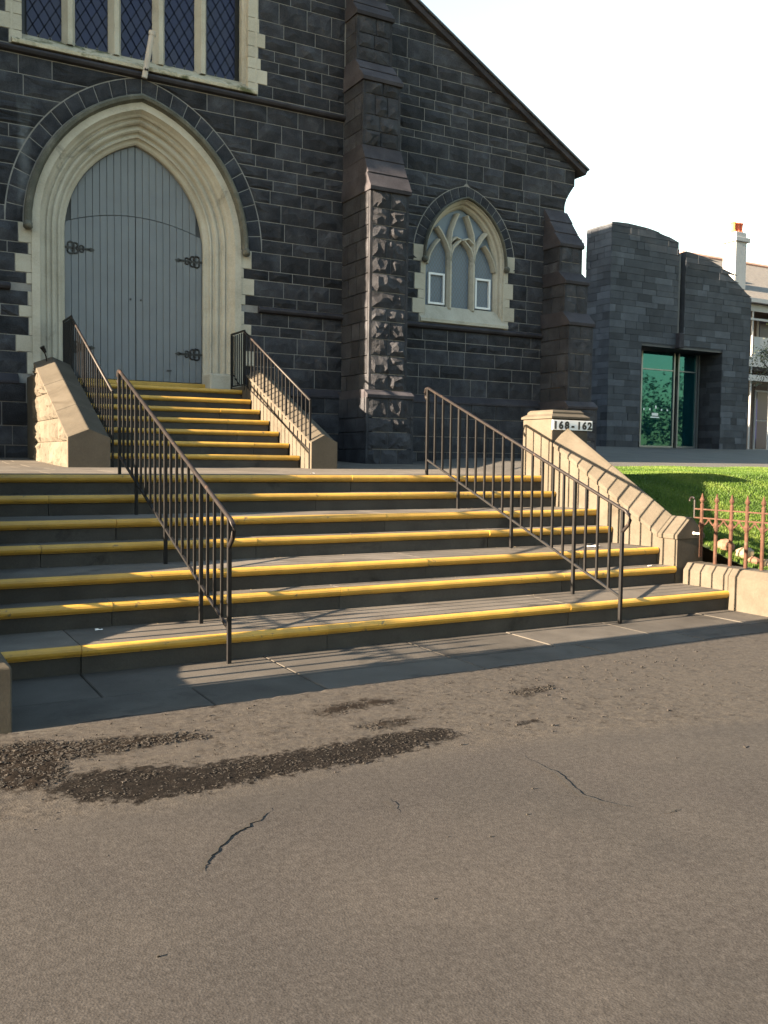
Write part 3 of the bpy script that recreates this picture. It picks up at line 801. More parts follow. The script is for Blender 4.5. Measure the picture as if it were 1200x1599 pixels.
def tbar(name, pts, hw=.055, dep=.10):
    """chamfered stone bar following a line in the window plane"""
    rings = []; pts = [Vector((p[0], 0, p[1])) for p in pts]
    for i, p in enumerate(pts):
        t = (pts[min(i+1, len(pts)-1)]-pts[max(i-1, 0)]).normalized(); nrm = Vector((t.z, 0, -t.x))
        rings.append([(p.x+nrm.x*a, YS+b, p.z+nrm.z*a) for a, b in ((-hw, .05), (-hw, -.03), (-hw*.3, -dep), (hw*.3, -dep), (hw, -.03), (hw, .05))])
    m = MB(); m.loft(rings); return build(name, m, M['sandstone'], SW)
def arcpts(cx, cz, R, a0, a1, n=8): return [(cx+R*math.cos(math.radians(a0+(a1-a0)*k/n)), cz+R*math.sin(math.radians(a0+(a1-a0)*k/n))) for k in range(n+1)]
MX = .272
for s in (-1, 1):
    tbar('mullion', [(SWX+s*MX, 4.36), (SWX+s*MX, 5.30)])
    # outer branch: leaves the mullion and leans out to the arch
    tbar('tracery_bar', [(SWX+s*MX, 5.28), (SWX+s*(MX+.02), 5.45), (SWX+s*(MX+.09), 5.62), (SWX+s*(MX+.21), 5.80), (SWX+s*(MX+.30), 5.90)][::1], .045)
    # inner branch: lancet over the middle light
    tbar('tracery_bar', [(SWX+s*MX, 5.28), (SWX+s*(MX-.015), 5.42), (SWX+s*(MX-.08), 5.56), (SWX+s*.02, 5.72)], .042)
    # upper branch: rises to form the top light
    tbar('tracery_bar', [(SWX+s*(MX), 5.40), (SWX+s*(MX+.01), 5.62), (SWX+s*(MX-.02), 5.84), (SWX+s*(MX-.10), 6.05), (SWX+s*.10, 6.20)], .042)
    # cusps of the side lights
    tbar('tracery_bar', [(SWX+s*.80, 5.18), (SWX+s*.735, 5.38), (SWX+s*.64, 5.54), (SWX+s*.53, 5.66)], .034)
    tbar('tracery_bar', [(SWX+s*.25, 5.66), (SWX+s*.14, 5.745), (SWX, 5.70)], .032)
for k in (-1, 0, 1):
    xc = SWX+k*.545; hw_ = .19; z0, z1 = 4.40, 5.55 if k else 5.66
    m = MB(); m.prism([(xc-hw_-.06, z0), (xc+hw_+.06, z0), (xc+hw_+.06, z1), (xc-hw_-.06, z1)], 'y', YS+.03, YS+.04); build('pane', m, M['greypane'], SW)
    ld = MB()
    for q in range(-8, 20):
        for sg in (-1, 1):
            a = Vector((xc-hw_, z0+q*.105 if sg > 0 else z0+q*.105+.0)); dz = 2*hw_*1.55*sg
            za, zb = a.y, a.y+dz; xa, xb = xc-hw_, xc+hw_
            lo, hi = z0, z1
            if zb < za: xa, xb, za, zb = xb, xa, zb, za
            if zb <= lo or za >= hi: continue
            if za < lo: xa += (xb-xa)*(lo-za)/(zb-za); za = lo
            if zb > hi: xb = xa+(xb-xa)*(hi-za)/(zb-za); zb = hi
            ld.add([(xa-.0055, YS+.026, za), (xb-.0055, YS+.026, zb), (xb+.0055, YS+.026, zb), (xa+.0055, YS+.026, za)], [(0, 1, 2, 3)])
    build('lead_lattice', ld, M['lead'], SW, recalc=False)
m = MB(); P1, L1 = arch_pts(SWX, .82, SWC, SWS, 5.30); m.prism(P1+[(2*SWX-x, z) for x, z in P1[::-1][1:]], 'y', YS+.045, YS+.055); build('upper_glass', m, M['greypane'], SW)
for k in (-1, 1):
    xc = SWX+k*.545; a, b, z0, z1 = xc-.185, xc+.185, 4.43, 5.03
    m = MB(); t = .038
    for bx in ((a, a+t, z0, z1), (b-t, b, z0, z1), (a+t, b-t, z0, z0+t), (a+t, b-t, z1-t, z1)): m.box(bx[0], bx[1], YS-.02, YS+.03, bx[2], bx[3])
    build('hopper_frame', m, M['white'], SW)

# ---- buttresses
def weather(par, x0, x1, ya, za, yb, zb, lip=.05, name='weathering', over=.03):
    """sloping set-off from the lower nose (ya,za) up to (yb,zb), in a few courses"""
    n = max(1, round(math.hypot(yb-ya, zb-za)/.28))
    for k in range(n):
        t0, t1 = k/n, (k+1)/n; y0, y1 = ya+(yb-ya)*t0, ya+(yb-ya)*t1; z0, z1 = za+(zb-za)*t0, za+(zb-za)*t1
        o = over if k == 0 else over*.35
        m = MB(); m.prism([(y0-.012 if k else y0-.02, z0-(lip if k == 0 else .0)), (y0-.012 if k else y0-.03, z0+.012), (y1, z1), (YW-.012, z1), (YW-.012, z0-(lip if k == 0 else 0))], 'x', x0-o, x1+o, rng.uniform(.85, 1.15))
        build(name, m, M['weathering'], par, bevel=.006, seg=1)
def buttress(x0, x1, stages, mirror=False, rough=.06, rightface=False):
    core = MB(); pf = []
    for (ya, z0, z1, dx) in stages: pf += [(ya+.006+max(0, -dx), z0), (ya+.006+max(0, -dx), z1)]
    core.prism(pf+[(YW+.02, stages[-1][2]), (YW+.02, stages[0][1])], 'x', x0+.035, x1-.035)
    B = build('buttress', core, M['mortar'], CH)
    r = random.Random(int(x0*100)+5)
    for (ya, z0, z1, dx) in stages:
        n = max(1, round((z1-z0)/.285)); zs = [z0+(z1-z0)*k/n for k in range(n+1)]
        for k in range(1, n): zs[k] += r.uniform(-.05, .05)
        a, b = x0-dx, x1+dx
        for a0, a1 in zip(zs[:-1], zs[1:]):
            nn = r.choice([1, 2, 2, 3]); cuts = [a]+sorted(a+(b-a)*(q+r.uniform(-.12, .12))/nn for q in range(1, nn))+[b]
            for c0, c1 in zip(cuts[:-1], cuts[1:]):
                # drafted margin along both arrises
                u0 = c0+(.05 if c0 == a else .006); u1 = c1-(.05 if c1 == b else .006)
                V, F = rockrect(u0, u1, a0+.007, a1-.007, r, rough, edge=.004, cell=.075, mx=7, my=4)
                piece('butt', V, F, faceY(ya), r.uniform(.8, 1.3), 1, 0)
            yy = [ya+.0]; p = ya+r.uniform(.25, .55)
            while p < YW-.2: yy.append(p); p += r.uniform(.3, .55)
            yy.append(YW-.012)
            for c0, c1 in zip(yy[:-1], yy[1:]):
                V, F = rockrect(c0+.006 if c0 > ya else c0+.05, c1-.006, a0+.007, a1-.007, r, .012, edge=.004)
                piece('butt', V, F, faceX(a), r.uniform(.75, 1.2), 1, 0)
                if rightface:
                    V, F = rockrect(c0+.006 if c0 > ya else c0+.05, c1-.006, a0+.007, a1-.007, r, .012, edge=.004)
                    piece('butt', V, F, faceXr(b), r.uniform(.75, 1.2), 1, 0)
        for xx0, xx1 in ((a, a+.046), (b-.046, b)):
            m = MB(); m.box(xx0-.001, xx1, ya-.006, ya+.046, z0, z1-.002); build('arris_margin', m, M['bluestone'], B)
    flush('butt', 'buttress_stone', M['bluestone'], B, 300)
    return B
ST = [(14.05, 1.25, 2.48, .09), (14.147, 2.62, 6.02, 0), (14.47, 6.86, 7.96, -.012), (14.77, 8.40, 9.18, -.03), (15.03, 9.6, 9.95, -.03)]
for x0, x1, st in ((7.62, 8.385, ST), (-.385, .38, None)):
    if st is None:
        st = [(14.085, 1.25, 2.48, .09), (14.185, 2.62, 11.2, 0)]  # unseen left buttress, drawn taller than its twin to shade the church front
        B = buttress(x0, x1, st); weather(B, x0-.09, x1+.09, 14.07, 2.52, 14.185, 2.62, .05, over=.0); weather(B, x0, x1, 14.15, 11.23, YW, 12.6); continue
    B = buttress(x0, x1, st)
    weather(B, x0-.09, x1+.09, st[0][0]-.01, 2.52, st[1][0]+.0, 2.62, .05, over=.0)
    weather(B, x0, x1, st[1][0]-.03, 6.05, st[2][0], 6.86)
    weather(B, x0+.012, x1-.012, st[2][0]-.03, 7.99, st[3][0], 8.40)
    weather(B, x0+.03, x1-.03, st[3][0]-.03, 9.21, st[4][0], 9.62)
    weather(B, x0+.03, x1-.03, st[4][0]-.02, 9.97, YW, 10.3)
STC = [(14.24, 1.25, 2.48, .10), (14.33, 2.60, 4.12, .02), (14.50, 4.36, 4.97, .0), (14.68, 5.18, 5.72, 0)]
for x0, x1 in ((12.22, 12.80), (-4.80, -4.22)):
    B = buttress(x0, x1, STC, rough=.03, rightface=True)
    weather(B, x0-.1, x1+.1, 14.23, 2.50, 14.33, 2.62, .04, over=0)
    weather(B, x0-.02, x1+.02, 14.31, 4.16, 14.50, 4.40); weather(B, x0, x1, 14.48, 5.00, 14.68, 5.22); weather(B, x0, x1, 14.66, 5.76, YW-.02, 6.55)

# ---- verge, roof, side walls
th = math.atan(.572); nx_, nz_ = math.sin(th), math.cos(th)
for s in (1, -1):
    A = Vector((4+s*9.24, 7.435)); B_ = Vector((4.0, 7.435+9.24*.572))
    def off(p, d): return (p.x+s*nx_*d, p.y+nz_*d)
    m = MB(); m.prism([off(A, -.10), off(A, .0), off(B_, .0), off(B_, -.10)], 'y', YW-.13, YW+.25); build('verge_coping', m, M['weathering'], CH, bevel=.01)
    m = MB(); m.prism([off(A, .003), off(A, .045), off(B_, .045), off(B_, .003)], 'y', YW-.17, YW+.30); build('verge_flashing', m, M['roofdark'], CH, bevel=.004)
    m = MB(); m.prism([off(A, -.12), off(A, -.005), off(B_, -.005), off(B_, -.12)], 'y', YW+.26, 38.0); build('roof', m, M['slate'], CH)
    xw = 4+s*8.72; m = MB(); m.box(min(xw, xw-s*.5), max(xw, xw-s*.5), YW+.76, 38, 1.0, 7.2); build('side_wall', m, M['bluestone'], CH)

# ================================================================== STAIR WALLS beside the upper flight
def stairwall(name, label, x0, x1, rock):
    yf, s = 11.90, .445; ze = lambda y: 1.655+s*(min(y, 14.5)-yf); xr = (x0+x1)/2; ridge = .105
    root = thing(name, (xr, yf, UZ), label, 'wall')
    m = MB(); yb = 14.40
    mm = MB(); mm.box(x0+.01, x1-.01, 14.403, 15.09, 1.2, 2.60); build('end_block', mm, M['flank'], root, bevel=.01)
    m.prism([(yf+.02, 1.2), (yb, 1.2), (yb, ze(yb)-.03), (yf+.02, ze(yf+.02)-.03)], 'x', x0+.02, x1-.02); build('wall_body', m, M['flank'], root, bevel=.01)
    cuts = [yf, 12.66, 13.52, yb]
    for a, b in zip(cuts[:-1], cuts[1:]):
        rings = []
        for y in (a+.003, b-.003):
            z = ze(y); rings.append([(x0, y, z-.03), (x0, y, z), (xr, y, z+ridge), (x1, y, z), (x1, y, z-.03)])
        mm = MB(); mm.loft(rings); mm.t = [rng.uniform(.9, 1.1)]*len(mm.f); build('coping_stone', mm, M['flank'], root, bevel=.008, seg=1)
    mm = MB(); mm.prism([(x0, 1.2), (x1, 1.2), (x1, ze(yf)-.001), (xr, ze(yf)+ridge), (x0, ze(yf)-.001)], 'y', yf-.05, yf-.0035); build('end_stone', mm, M['flank'], root, bevel=.008)
    if rock:
        r = random.Random(4); z = 1.27
        hs = [.33, .30, .36, .33, .35, .30]
        for h in hs:
            y = max(yf+.0, yf+(z+h-1.655-.0)/s-.35) if z+h > 1.6 else yf
            ystart = yf if z+.05 < ze(yf)-.04 else yf+(z-1.655+.06)/s
            y = ystart
            while y < yb-.2:
                y2 = min(yb, y+r.uniform(.35, .8))
                top = lambda yy: min(z+h, ze(yy)-.035)
                P = [(y+.005, z), (y2-.005, z), (y2-.005, max(z+.02, top(y2-.005))), ((y+y2)/2, max(z+.02, top((y+y2)/2))), (y+.005, max(z+.02, top(y+.005)))]
                if max(p[1] for p in P)-z > .05:
                    V, F = rockrect(y+.005, y2-.005, z+.004, z+h-.004, r, .05, edge=.012, back=-.01, cell=.055, mx=10, my=6, top=lambda yy: min(z+h-.004, ze(yy)-.035)); piece('sw', V, F, faceX(x0+.02), r.uniform(.85, 1.2), 1, 0)
                y = y2
            z += h
        flush('sw', 'rubble_stone', M['flank'], root)
    return root
stairwall('stair_wall', 'low rock faced wall with sunlit sloping coping on the left of the door steps', 2.20, 2.72, True)
stairwall('stair_wall', 'low stone wall with sloping coping between the door steps and the tall buttress', 5.488, 5.90, False)
# small ground lamp on the left wall
lp = thing('spike_lamp', (2.36, 14.2, 2.72), 'small dark lamp on a stalk above the rock faced stair wall', 'lamp')
m = MB(); m.tube([(2.38, 14.3, 2.70), (2.36, 14.28, 2.85), (2.33, 14.27, 2.93)], .010, 6); build('stalk', m, M['iron'], lp)
m = MB(); m.tube([(2.35, 14.28, 2.91), (2.30, 14.26, 2.99)], [.022, .038], 8); build('lamp_head', m, M['iron'], lp)

# ================================================================== FLANK WALLS of the lower flight
def flank(label, mir, grp=None):
    f = (lambda x: x) if not mir else (lambda x: 8.0-x)
    root = thing('flank_wall', (f(7.3), 6.8, 0), label, 'wall')
    st = [(8.535, 1.645), (7.85, 1.21), (7.04, .69), (6.80, .685)]
    wd = lambda y: .40
    body = [[(f(xface(y)+.012), y, -.1), (f(xface(y)+.012), y, z-.02), (f(xface(y)+.388), y, z-.02), (f(xface(y)+.388), y, -.1)] for y, z in st]
    body[-1] = [(p[0], p[1]+.012, p[2]) for p in body[-1]]
    m = MB(); m.loft(body); build('wall_body', m, M['flank'], root)
    for (ya, za), (yb, zb) in zip(st[:-1], st[1:]):
        R = []
        for y, z in ((ya-.002, za), (yb+.002, zb)):
            x = xface(y); R.append([(f(x-.008), y, z-.045), (f(x-.008), y, z), (f(x+.17), y, z+.165), (f(x+.20), y, z+.185), (f(x+.23), y, z+.165), (f(x+.408), y, z), (f(x+.408), y, z-.045)])
        m = MB(); m.loft(R); m.t = [rng.uniform(.94, 1.08)]*len(m.f); build('coping_stone', m, M['flank'], root, bevel=.006, seg=1)
    p = thing('gate_pier', (f(7.32), 8.8, 1.2), label.replace('sloping flank wall', 'square pier').replace('right', 'right') if False else ('square stone pier at the head of the right flank wall' if not mir else 'square stone pier at the head of the left flank wall'), 'pier')
    a, b = sorted((f(7.05), f(7.60)))
    m = MB(); m.box(a, b, 8.54, 9.085, .9, 1.925); build('shaft', m, M['flank'], p, bevel=.01)
    m = MB()
    q = lambda e, z: [(a+e, 8.54+e, z), (b-e, 8.54+e, z), (b-e, 9.085-e, z), (a+e, 9.085-e, z)]
    m.loft([q(-.018, 1.928), q(-.018, 1.955), q(.03, 1.985), q(.035, 1.99), q(.035, 2.01), q(.06, 2.035)]); build('cap', m, M['flank'], p, bevel=.004)
    return root
flank('sloping flank wall with chamfered coping on the right of the wide steps', False)
flank('sloping flank wall with chamfered coping on the left of the wide steps', True)
# number plate
sg = thing('number_plate', (7.36, 8.52, 1.80), 'white plate with black house numbers on the right stone pier', 'sign')
m = MB(); m.box(7.045, 7.655, 8.520, 8.533, 1.795, 1.912); build('plate', m, M['signwhite'], sg, bevel=.003)
def text(s, x, z, size, y, mat, par, bold=.012, name='digits', sxx=1.0):
    cu = bpy.data.curves.new('t', 'FONT'); cu.body = s; cu.size = size; cu.offset = bold; cu.extrude = .002; cu.align_x = 'CENTER'; cu.resolution_u = 3
    o = bpy.data.objects.new('t', cu); COL.objects.link(o)
    dg = bpy.context.evaluated_depsgraph_get(); me = bpy.data.meshes.new_from_object(o.evaluated_get(dg)); bpy.data.objects.remove(o); bpy.data.curves.remove(cu)
    v = [(x+p.co.x*sxx, y-p.co.z, z+p.co.y) for p in me.vertices]; f = [tuple(p.vertices) for p in me.polygons]
    mb = MB(); mb.add(v, f); bpy.data.meshes.remove(me)
    return build(name, mb, mat, par)
for ch, dx in zip('168-162', (-.262, -.18, -.09, 0, .095, .178, .262)):
    text(ch, 7.35+dx, 1.812, .118, 8.5165, M['black'], sg, .0055, 'digit', 1.12)

# ================================================================== PLINTH, FENCE, SHADOW PIER
def plinth(mir, label):
    f = (lambda x: x) if not mir else (lambda x: 7.69-x)
    root = thing('fence_plinth', (f(7.55), 5.9, 0), label, 'plinth')
    prof = [(7.36, -.1), (7.36, .33), (7.42, .405), (7.62, .405), (7.68, .33), (7.68, -.1)]
    if mir: prof = [(7.69-x, z) for x, z in prof]
    cuts = [6.775, 6.2, 5.62, 5.12]
    for a, b in zip(cuts[:-1], cuts[1:]):
        m = MB(); m.prism(prof, 'y', b+.002, a-.002, rng.uniform(.93, 1.07)); build('plinth_stone', m, M['flank'], root, bevel=.006, seg=1)
    x0, x1 = sorted((f(7.70), f(20.0)))
    m = MB(); m.prism([(5.16, -.1), (5.16, .33), (5.22, .405), (5.36, .405), (5.42, .33), (5.42, -.1)], 'x', x0, x1); build('street_plinth', m, M['flank'], root, bevel=.006)
    return root
plinth(False, 'low chamfered stone plinth under the rusty iron fence')
plinth(True, 'low chamfered stone plinth beside the lower left end of the steps')
# plinth end at the left edge; unseen shaft added to throw the slab shadow
gp = thing('shadow_pier', (.2, 5.3, 0), 'dark stone plinth end at the extreme left edge beside the pavement, unseen shaft added for its shadow', 'pier')
m = MB(); q = lambda e, z: [(-.35+e, 5.03+e, z), (.65-e, 5.03+e, z), (.65-e, 5.545-e, z), (-.35+e, 5.545-e, z)]
m.loft([q(0, -.1), q(0, .34), q(.06, .405), q(.065, .407)]); build('base', m, M['flank'], gp, bevel=.008)
m = MB(); q2 = lambda e, z: [(-.55+e, 5.05+e, z), (.40-e, 5.05+e, z), (.40-e, 5.54-e, z), (-.55+e, 5.54-e, z)]; m.loft([q2(0, .3), q2(0, 3.0), q2(-.03, 3.03), q2(-.03, 3.14), q2(.16, 3.32)]); build('shaft', m, M['flank'], gp, bevel=.008)

# iron fences
def spear(m, x, y, z):
    R = []
    for r_, dz in ((.008, 0), (.020, .012), (.020, .022), (.010, .034), (.022, .055), (.026, .066), (.012, .10), (.003, .135)):
        R.append([(x+r_*math.cos(2*math.pi*k/8), y+r_*math.sin(2*math.pi*k/8), z+dz) for k in range(8)])
    m.loft(R)
def ironfence(FX, label):
    fe = thing('iron_fence', (FX, 6.3, .40), label, 'fence')
    fy = [6.70-.187*k for k in range(9)]
    for k, y in enumerate(fy):
        zb = .40 if k else .46
        m = MB(); m.tube([(FX, y, zb), (FX, y, 1.00)], .0185, 8); b_ = build('bar', m, M['rust'], fe)
        m = MB(); spear(m, FX, y, .985); build('spear_tip', m, M['rust'], b_)
        m = MB(); m.lathe([(.018, 0), (.027, .02), (.032, .05), (.020, .075)], (FX, y, .755), 8); build('collar', m, M['rust'], b_)
    for z in (.955, .865):
        m = MB(); m.box(FX-.006, FX+.006, fy[-1]-.1, fy[0]+.10, z-.007, z+.007); build('rail', m, M['rust'], fe)
    for ya, yb in zip(fy[:-1], fy[1:]):
        m = MB()
        for q, c in ((1, ya), (-1, yb)):
            m.tube([(FX, c-q*.015, .785), (FX, c-q*.045, .80), (FX, c-q*.072, .825), (FX, c-q*.088, .858)], .008, 5)
        m.ball((FX, (ya+yb)/2, .845), .014, 6, 4); build('arch_scroll', m, M['rust'], fe)
    m = MB(); m.tube([(FX, fy[0]+.10, .86), (FX, fy[0]+.10, 1.03)]+[(FX, fy[0]+.10+.033*(1-math.cos(t)), 1.04+.033*math.sin(t)) for t in np.linspace(0.2, 3.4, 8)], .011, 6); build('end_scroll', m, M['ironrust'], fe)
    m = MB(); m.tube([(FX, fy[0], .70), (FX, fy[0]+.10, .70)], .012, 6); m.ball((FX, fy[0]+.10, .70), .018, 6, 5); build('wall_tie', m, M['cement'], fe)

ironfence(7.53, 'rusty wrought iron fence with spear tips on the stone plinth by the lawn')
ironfence(.16, 'rusty iron fence outside the left edge beside the bottom step')

# rocks at the fence foot
for k, (x, y, r_, mt, lb) in enumerate(((7.80, 6.62, .085, 'rockR', 'rusty brown rock against the end post behind the fence'), (7.84, 6.40, .085, 'rockA', 'largest pale yellow rock behind the fence bars'),
                                        (7.86, 6.14, .06, 'rockA', 'small pale rock at the grass edge right of the largest rock'), (7.80, 6.26, .055, 'rockR', 'small reddish rock low between two fence bars'))):
    m = MB(); m.ball((x, y, zlawn(y)+r_*.45), r_, 9, 6, (1.15, 1.2, .85), .16, random.Random(30+k)); tag(build('rock', m, M[mt]), lb, 'rock', 'rocks at the fence foot')

# ================================================================== RAILINGS
def railing(name, label, P0, P1, top0, top1, bot0, bot1, posts, n, ends, level=None, sz=(.0165, .016, .0098, .0135)):
    """P0 upper end, P1 lower end (x,y); heights at both ends; posts: dict index -> foot z"""
    root = thing(name, (P1[0], P1[1], posts[n]), label, 'railing')
    hr, br, bal, po = sz
    lerp = lambda a, b, t: a+(b-a)*t
    pt = lambda t, z0, z1: (lerp(P0[0], P1[0], t), lerp(P0[1], P1[1], t), lerp(z0, z1, t))
    m = MB(); top = [pt(0, top0, top1), pt(1, top0, top1)]
    path = list(top)
    dx, dy = (P1[0]-P0[0]), (P1[1]-P0[1]); ln = math.hypot(dx, dy); ux, uy = dx/ln, dy/ln
    if 'up' in ends:
        a = top[0]; path = [(a[0]-ux*.0+ -ux*q*1.0, a[1]-uy*q, a[2]+zz) for q, zz in ((.012, -.125), (.045, -.09), (.055, -.045), (.035, .0), (.0, .004))]+path[1:]
    if 'down' in ends:
        a = top[1]; path = path[:-1]+[(a[0]+ux*q, a[1]+uy*q, a[2]+zz) for q, zz in ((-.02, .006), (.03, -.012), (.075, -.045), (.085, -.09), (.065, -.135), (.02, -.18), (.004, -.20))]
    if level:
        a = path[0]; path = [(level[0], level[1], level[2]), (a[0], a[1]+.02, level[2]-.002)]+path
    m.tube(path, hr, 8, sx=1.0); build('handrail', m, M['ironrust'], root, smooth=True)
    m = MB(); m.bar(pt(0, bot0, bot1), pt(1, bot0, bot1), br*.6); build('bottom_rail', m, M['iron'], root)
    for i in range(n+1):
        t = i/n; a = pt(t, top0, top1); b = pt(t, bot0, bot1); m = MB(); jx = rng.uniform(-.002, .002)
        if i in posts: m.bar((a[0], a[1], a[2]-.005), (a[0], a[1], posts[i]-.01), po); build('post', m, M['iron'], root)
        else: m.bar((a[0]+jx, a[1], a[2]-.005), (b[0], b[1], b[2]), bal); build('baluster', m, M['iron'], root)
    return root
tr = lambda y: next((ZN[k] for k in range(1, 8) if y > YN[k]), 0.0)
def lower(label, x0, x1):
    ys = [9.0-.146*i for i in range(21)]
    railing('handrail', label, (x0, 9.0), (x1, 6.08), 2.235, 1.015, 1.43, .235, {i: tr(ys[i]) for i in (0, 4, 10, 16, 20)}, 20, ('up', 'down'))
lower('black iron railing up the left side of the wide steps', 2.15, 2.20)
lower('black iron railing up the right side of the wide steps by the pier', 5.62, 5.84)
def upper(label, x, s):
    n = 18; y0, y1 = 14.50, 11.93; zs = lambda y: 1.655+.445*(y-11.9)+.02
    root = railing('stair_railing', label, (x, y0), (x, y1), 3.47, 2.235, 2.62, 1.53, {0: ZP, 6: zs(13.64)-.06, 12: zs(12.79)-.06, n: 1.28}, n, (), level=(x, 15.14, 3.50), sz=(.019, .014, .0085, .013))
    m = MB(); 
    for k in range(6):
        y = 14.56+.10*k; mm = MB(); mm.bar((x, y, 3.47), (x, y, 2.63), .0085); build('baluster', mm, M['iron'], root)
    mm = MB(); mm.bar((x, 14.5, 2.62), (x, 15.14, 2.62), .010); build('bottom_rail', mm, M['iron'], root)
    mm = MB(); mm.bar((x, 15.14, 3.51), (x, 15.14, ZP), .013); build('post', mm, M['iron'], root)
    mm = MB(); mm.tube([(x, 14.75, 2.62), (x, 15.10, 2.86)], .010, 6); build('brace', mm, M['iron'], root)
upper('black iron railing beside the rock faced wall on the left of the door steps', 2.765, -1)
upper('black iron railing beside the plain coped wall on the right of the door steps', 5.505, 1)

# ================================================================== MODERN BUILDING
MBD = thing('stone_clad_building', (22.8, 21.3, 1.9), 'modern block clad in grey bluestone tiles with curved top and glass entrance', 'building')
YM = 21.3
def mtop(x):
    if x < 22.54: t = (x-19.7)/2.84; return 8.60-.27*t+.14*4*t*(1-t)
    t = (x-22.84)/3.1; return 8.10-1.18*t+.27*4*t*(1-t)
c_ = MB()
def slabpoly(x0, x1, z0, y1=24.5):
    n = 20; P = [(x0, z0)]+[(x1, z0)]+[(x1-(x1-x0)*k/n, mtop(x1-(x1-x0)*k/n)-.01) for k in range(n+1)]
    c_.prism(P, 'y', YM+.012, y1)
slabpoly(19.74, 22.53, 5.08, 22.42); slabpoly(22.85, 25.93, 5.08)
c_.box(19.74, 21.02, YM+.012, 22.42, 1.6, 5.08); c_.box(24.66, 25.93, YM+.012, 24.5, 1.6, 5.08)
c_.box(22.53, 22.85, YM+.5, 23.0, 5.08, 8.0)
MW = build('wall', c_, M['cladding'], MBD)
rm = random.Random(77)
z = 1.86
while z < 8.6:
    z1 = z+rm.choice([.17, .20, .23]); x = 19.7-rm.random()*.3
    while x < 25.95:
        x1 = x+rm.choice([.3, .45, .6, .75, .95])
        segs = [(19.70, 22.54), (22.84, 25.95)] if z >= 5.0 else [(19.70, 21.04), (24.64, 25.95)]
        for a, b in segs:
            u0, u1 = max(x, a), min(x1, b)
            if u1-u0 < .05: continue
            g = .004; P = [(u0+g, z+g), (u1-g, z+g), (u1-g, min(z1-g, mtop(u1))), (u0+g, min(z1-g, mtop(u0)))]
            if P[2][1] <= z+.03 and P[3][1] <= z+.03: continue
            P = [(p[0], max(p[1], z+g)) for p in P]; d = rm.uniform(.004, .016)
            V = [(p[0], p[1], -.012) for p in P]+[(p[0], p[1], d) for p in P]
            piece('tile', V, [(4, 5, 6, 7), (0, 1, 5, 4), (1, 2, 6, 5), (2, 3, 7, 6), (3, 0, 4, 7)], faceY(YM), rm.choice([.75, .88, 1, 1, 1.08, 1.25, 1.5])*rm.uniform(.9, 1.1), (u1-u0)*(z1-z), 0)
        x = x1
    y = YM-.0
    while y < 22.4:
        y1 = min(22.42, y+rm.choice([.3, .45, .6]))
        ztp = min(z1-.004, 8.58)
        if ztp > z+.03:
            P = [(y+.004, z+.004), (y1-.004, z+.004), (y1-.004, ztp), (y+.004, ztp)]; d = rm.uniform(.004, .016)
            V = [(p[0], p[1], -.03) for p in P]+[(p[0], p[1], d) for p in P]
            piece('tile', V, [(4, 5, 6, 7), (0, 1, 5, 4), (1, 2, 6, 5), (2, 3, 7, 6), (3, 0, 4, 7)], faceX(19.72), rm.choice([.7, .9, 1, 1.15, 1.4])*rm.uniform(.9, 1.1), (y1-y)*(z1-z), 0)
        y = y1
    # right reveal of the entrance
    if z1 < 5.05:
        y = YM+.02
        while y < 22.2:
            y1 = min(22.25, y+rm.choice([.3, .45, .6])); P = [(y+.004, z+.004), (y1-.004, z+.004), (y1-.004, z1-.004), (y+.004, z1-.004)]; d = rm.uniform(.003, .010)
            V = [(p[0], p[1], -.03) for p in P]+[(p[0], p[1], d) for p in P]
            piece('tile', V, [(4, 5, 6, 7), (0, 1, 5, 4), (1, 2, 6, 5), (2, 3, 7, 6), (3, 0, 4, 7)], faceX(24.655), rm.choice([.7, .9, 1, 1.1]), (y1-y)*(z1-z), 0)
            y = y1
    z = z1
flush('tile', 'cladding_tile', M['cladding'], MW, 300, 'cladding_tiles')
m = MB(); m.box(21.02, 24.66, YM+.02, 22.4, 5.02, 5.08); build('soffit', m, M['roofdark'], MBD)
m = MB(); m.box(20.2, 25.9, 27.0, 27.2, 1.6, 5.2); build('back_wall', m, M['cladding'], MBD)
m = MB(); m.box(20.2, 20.4, 22.43, 27, 1.6, 5.2); m.box(20.4, 25.9, 22.43, 27.2, 5.2, 5.4); build('hall_shell', m, M['cladding'], MBD)
m = MB(); m.box(22.50, 22.72, YM-.16, YM+.02, 5.03, 5.50); RH = build('rainwater_head', m, M['weathering'], MBD, bevel=.02)
m = MB(); m.box(22.57, 22.65, YM+.02, YM+.10, 5.5, 8.0); build('downpipe', m, M['roofdark'], RH)
m = MB(); m.box(22.55, 22.84, YM+.3, YM+.45, 7.55, 8.0); build('gutter_panel', m, M['white'], MBD)
YGL = 22.1
for k, (a, b) in enumerate(((21.85, 23.30), (23.50, 24.32))):
    m = MB(); m.box(a, b, YGL, YGL+.012, 1.94, 4.98); gl = build('glass_door', m, M['teal'], MBD)
    for q in ((a-.03, a+.03), (b-.03, b+.03)):
        m = MB(); m.box(q[0], q[1], YGL-.04, YGL+.05, 1.9, 5.0); build('frame', m, M['frame'], gl)
    m = MB(); m.box(a, b, YGL-.03, YGL+.03, 4.40, 4.44); build('frame', m, M['frame'], gl)
    m = MB(); m.box(a, b, YGL-.03, YGL+.03, 1.9, 1.96); build('frame', m, M['frame'], gl)
    if k == 0:
        m = MB()
        for q in range(5): m.box(a+.14+q*.26, a+.20+q*.26, YGL-.004, YGL-.001, 3.10+(.06 if q == 2 else 0), 3.16+(.10 if q == 2 else 0))
        m.box(a+.46, a+.86, YGL-.004, YGL-.001, 2.86, 2.90); m.box(a+.52, a+.80, YGL-.004, YGL-.001, 2.93, 3.02)
        build('door_decal', m, M['white'], gl)
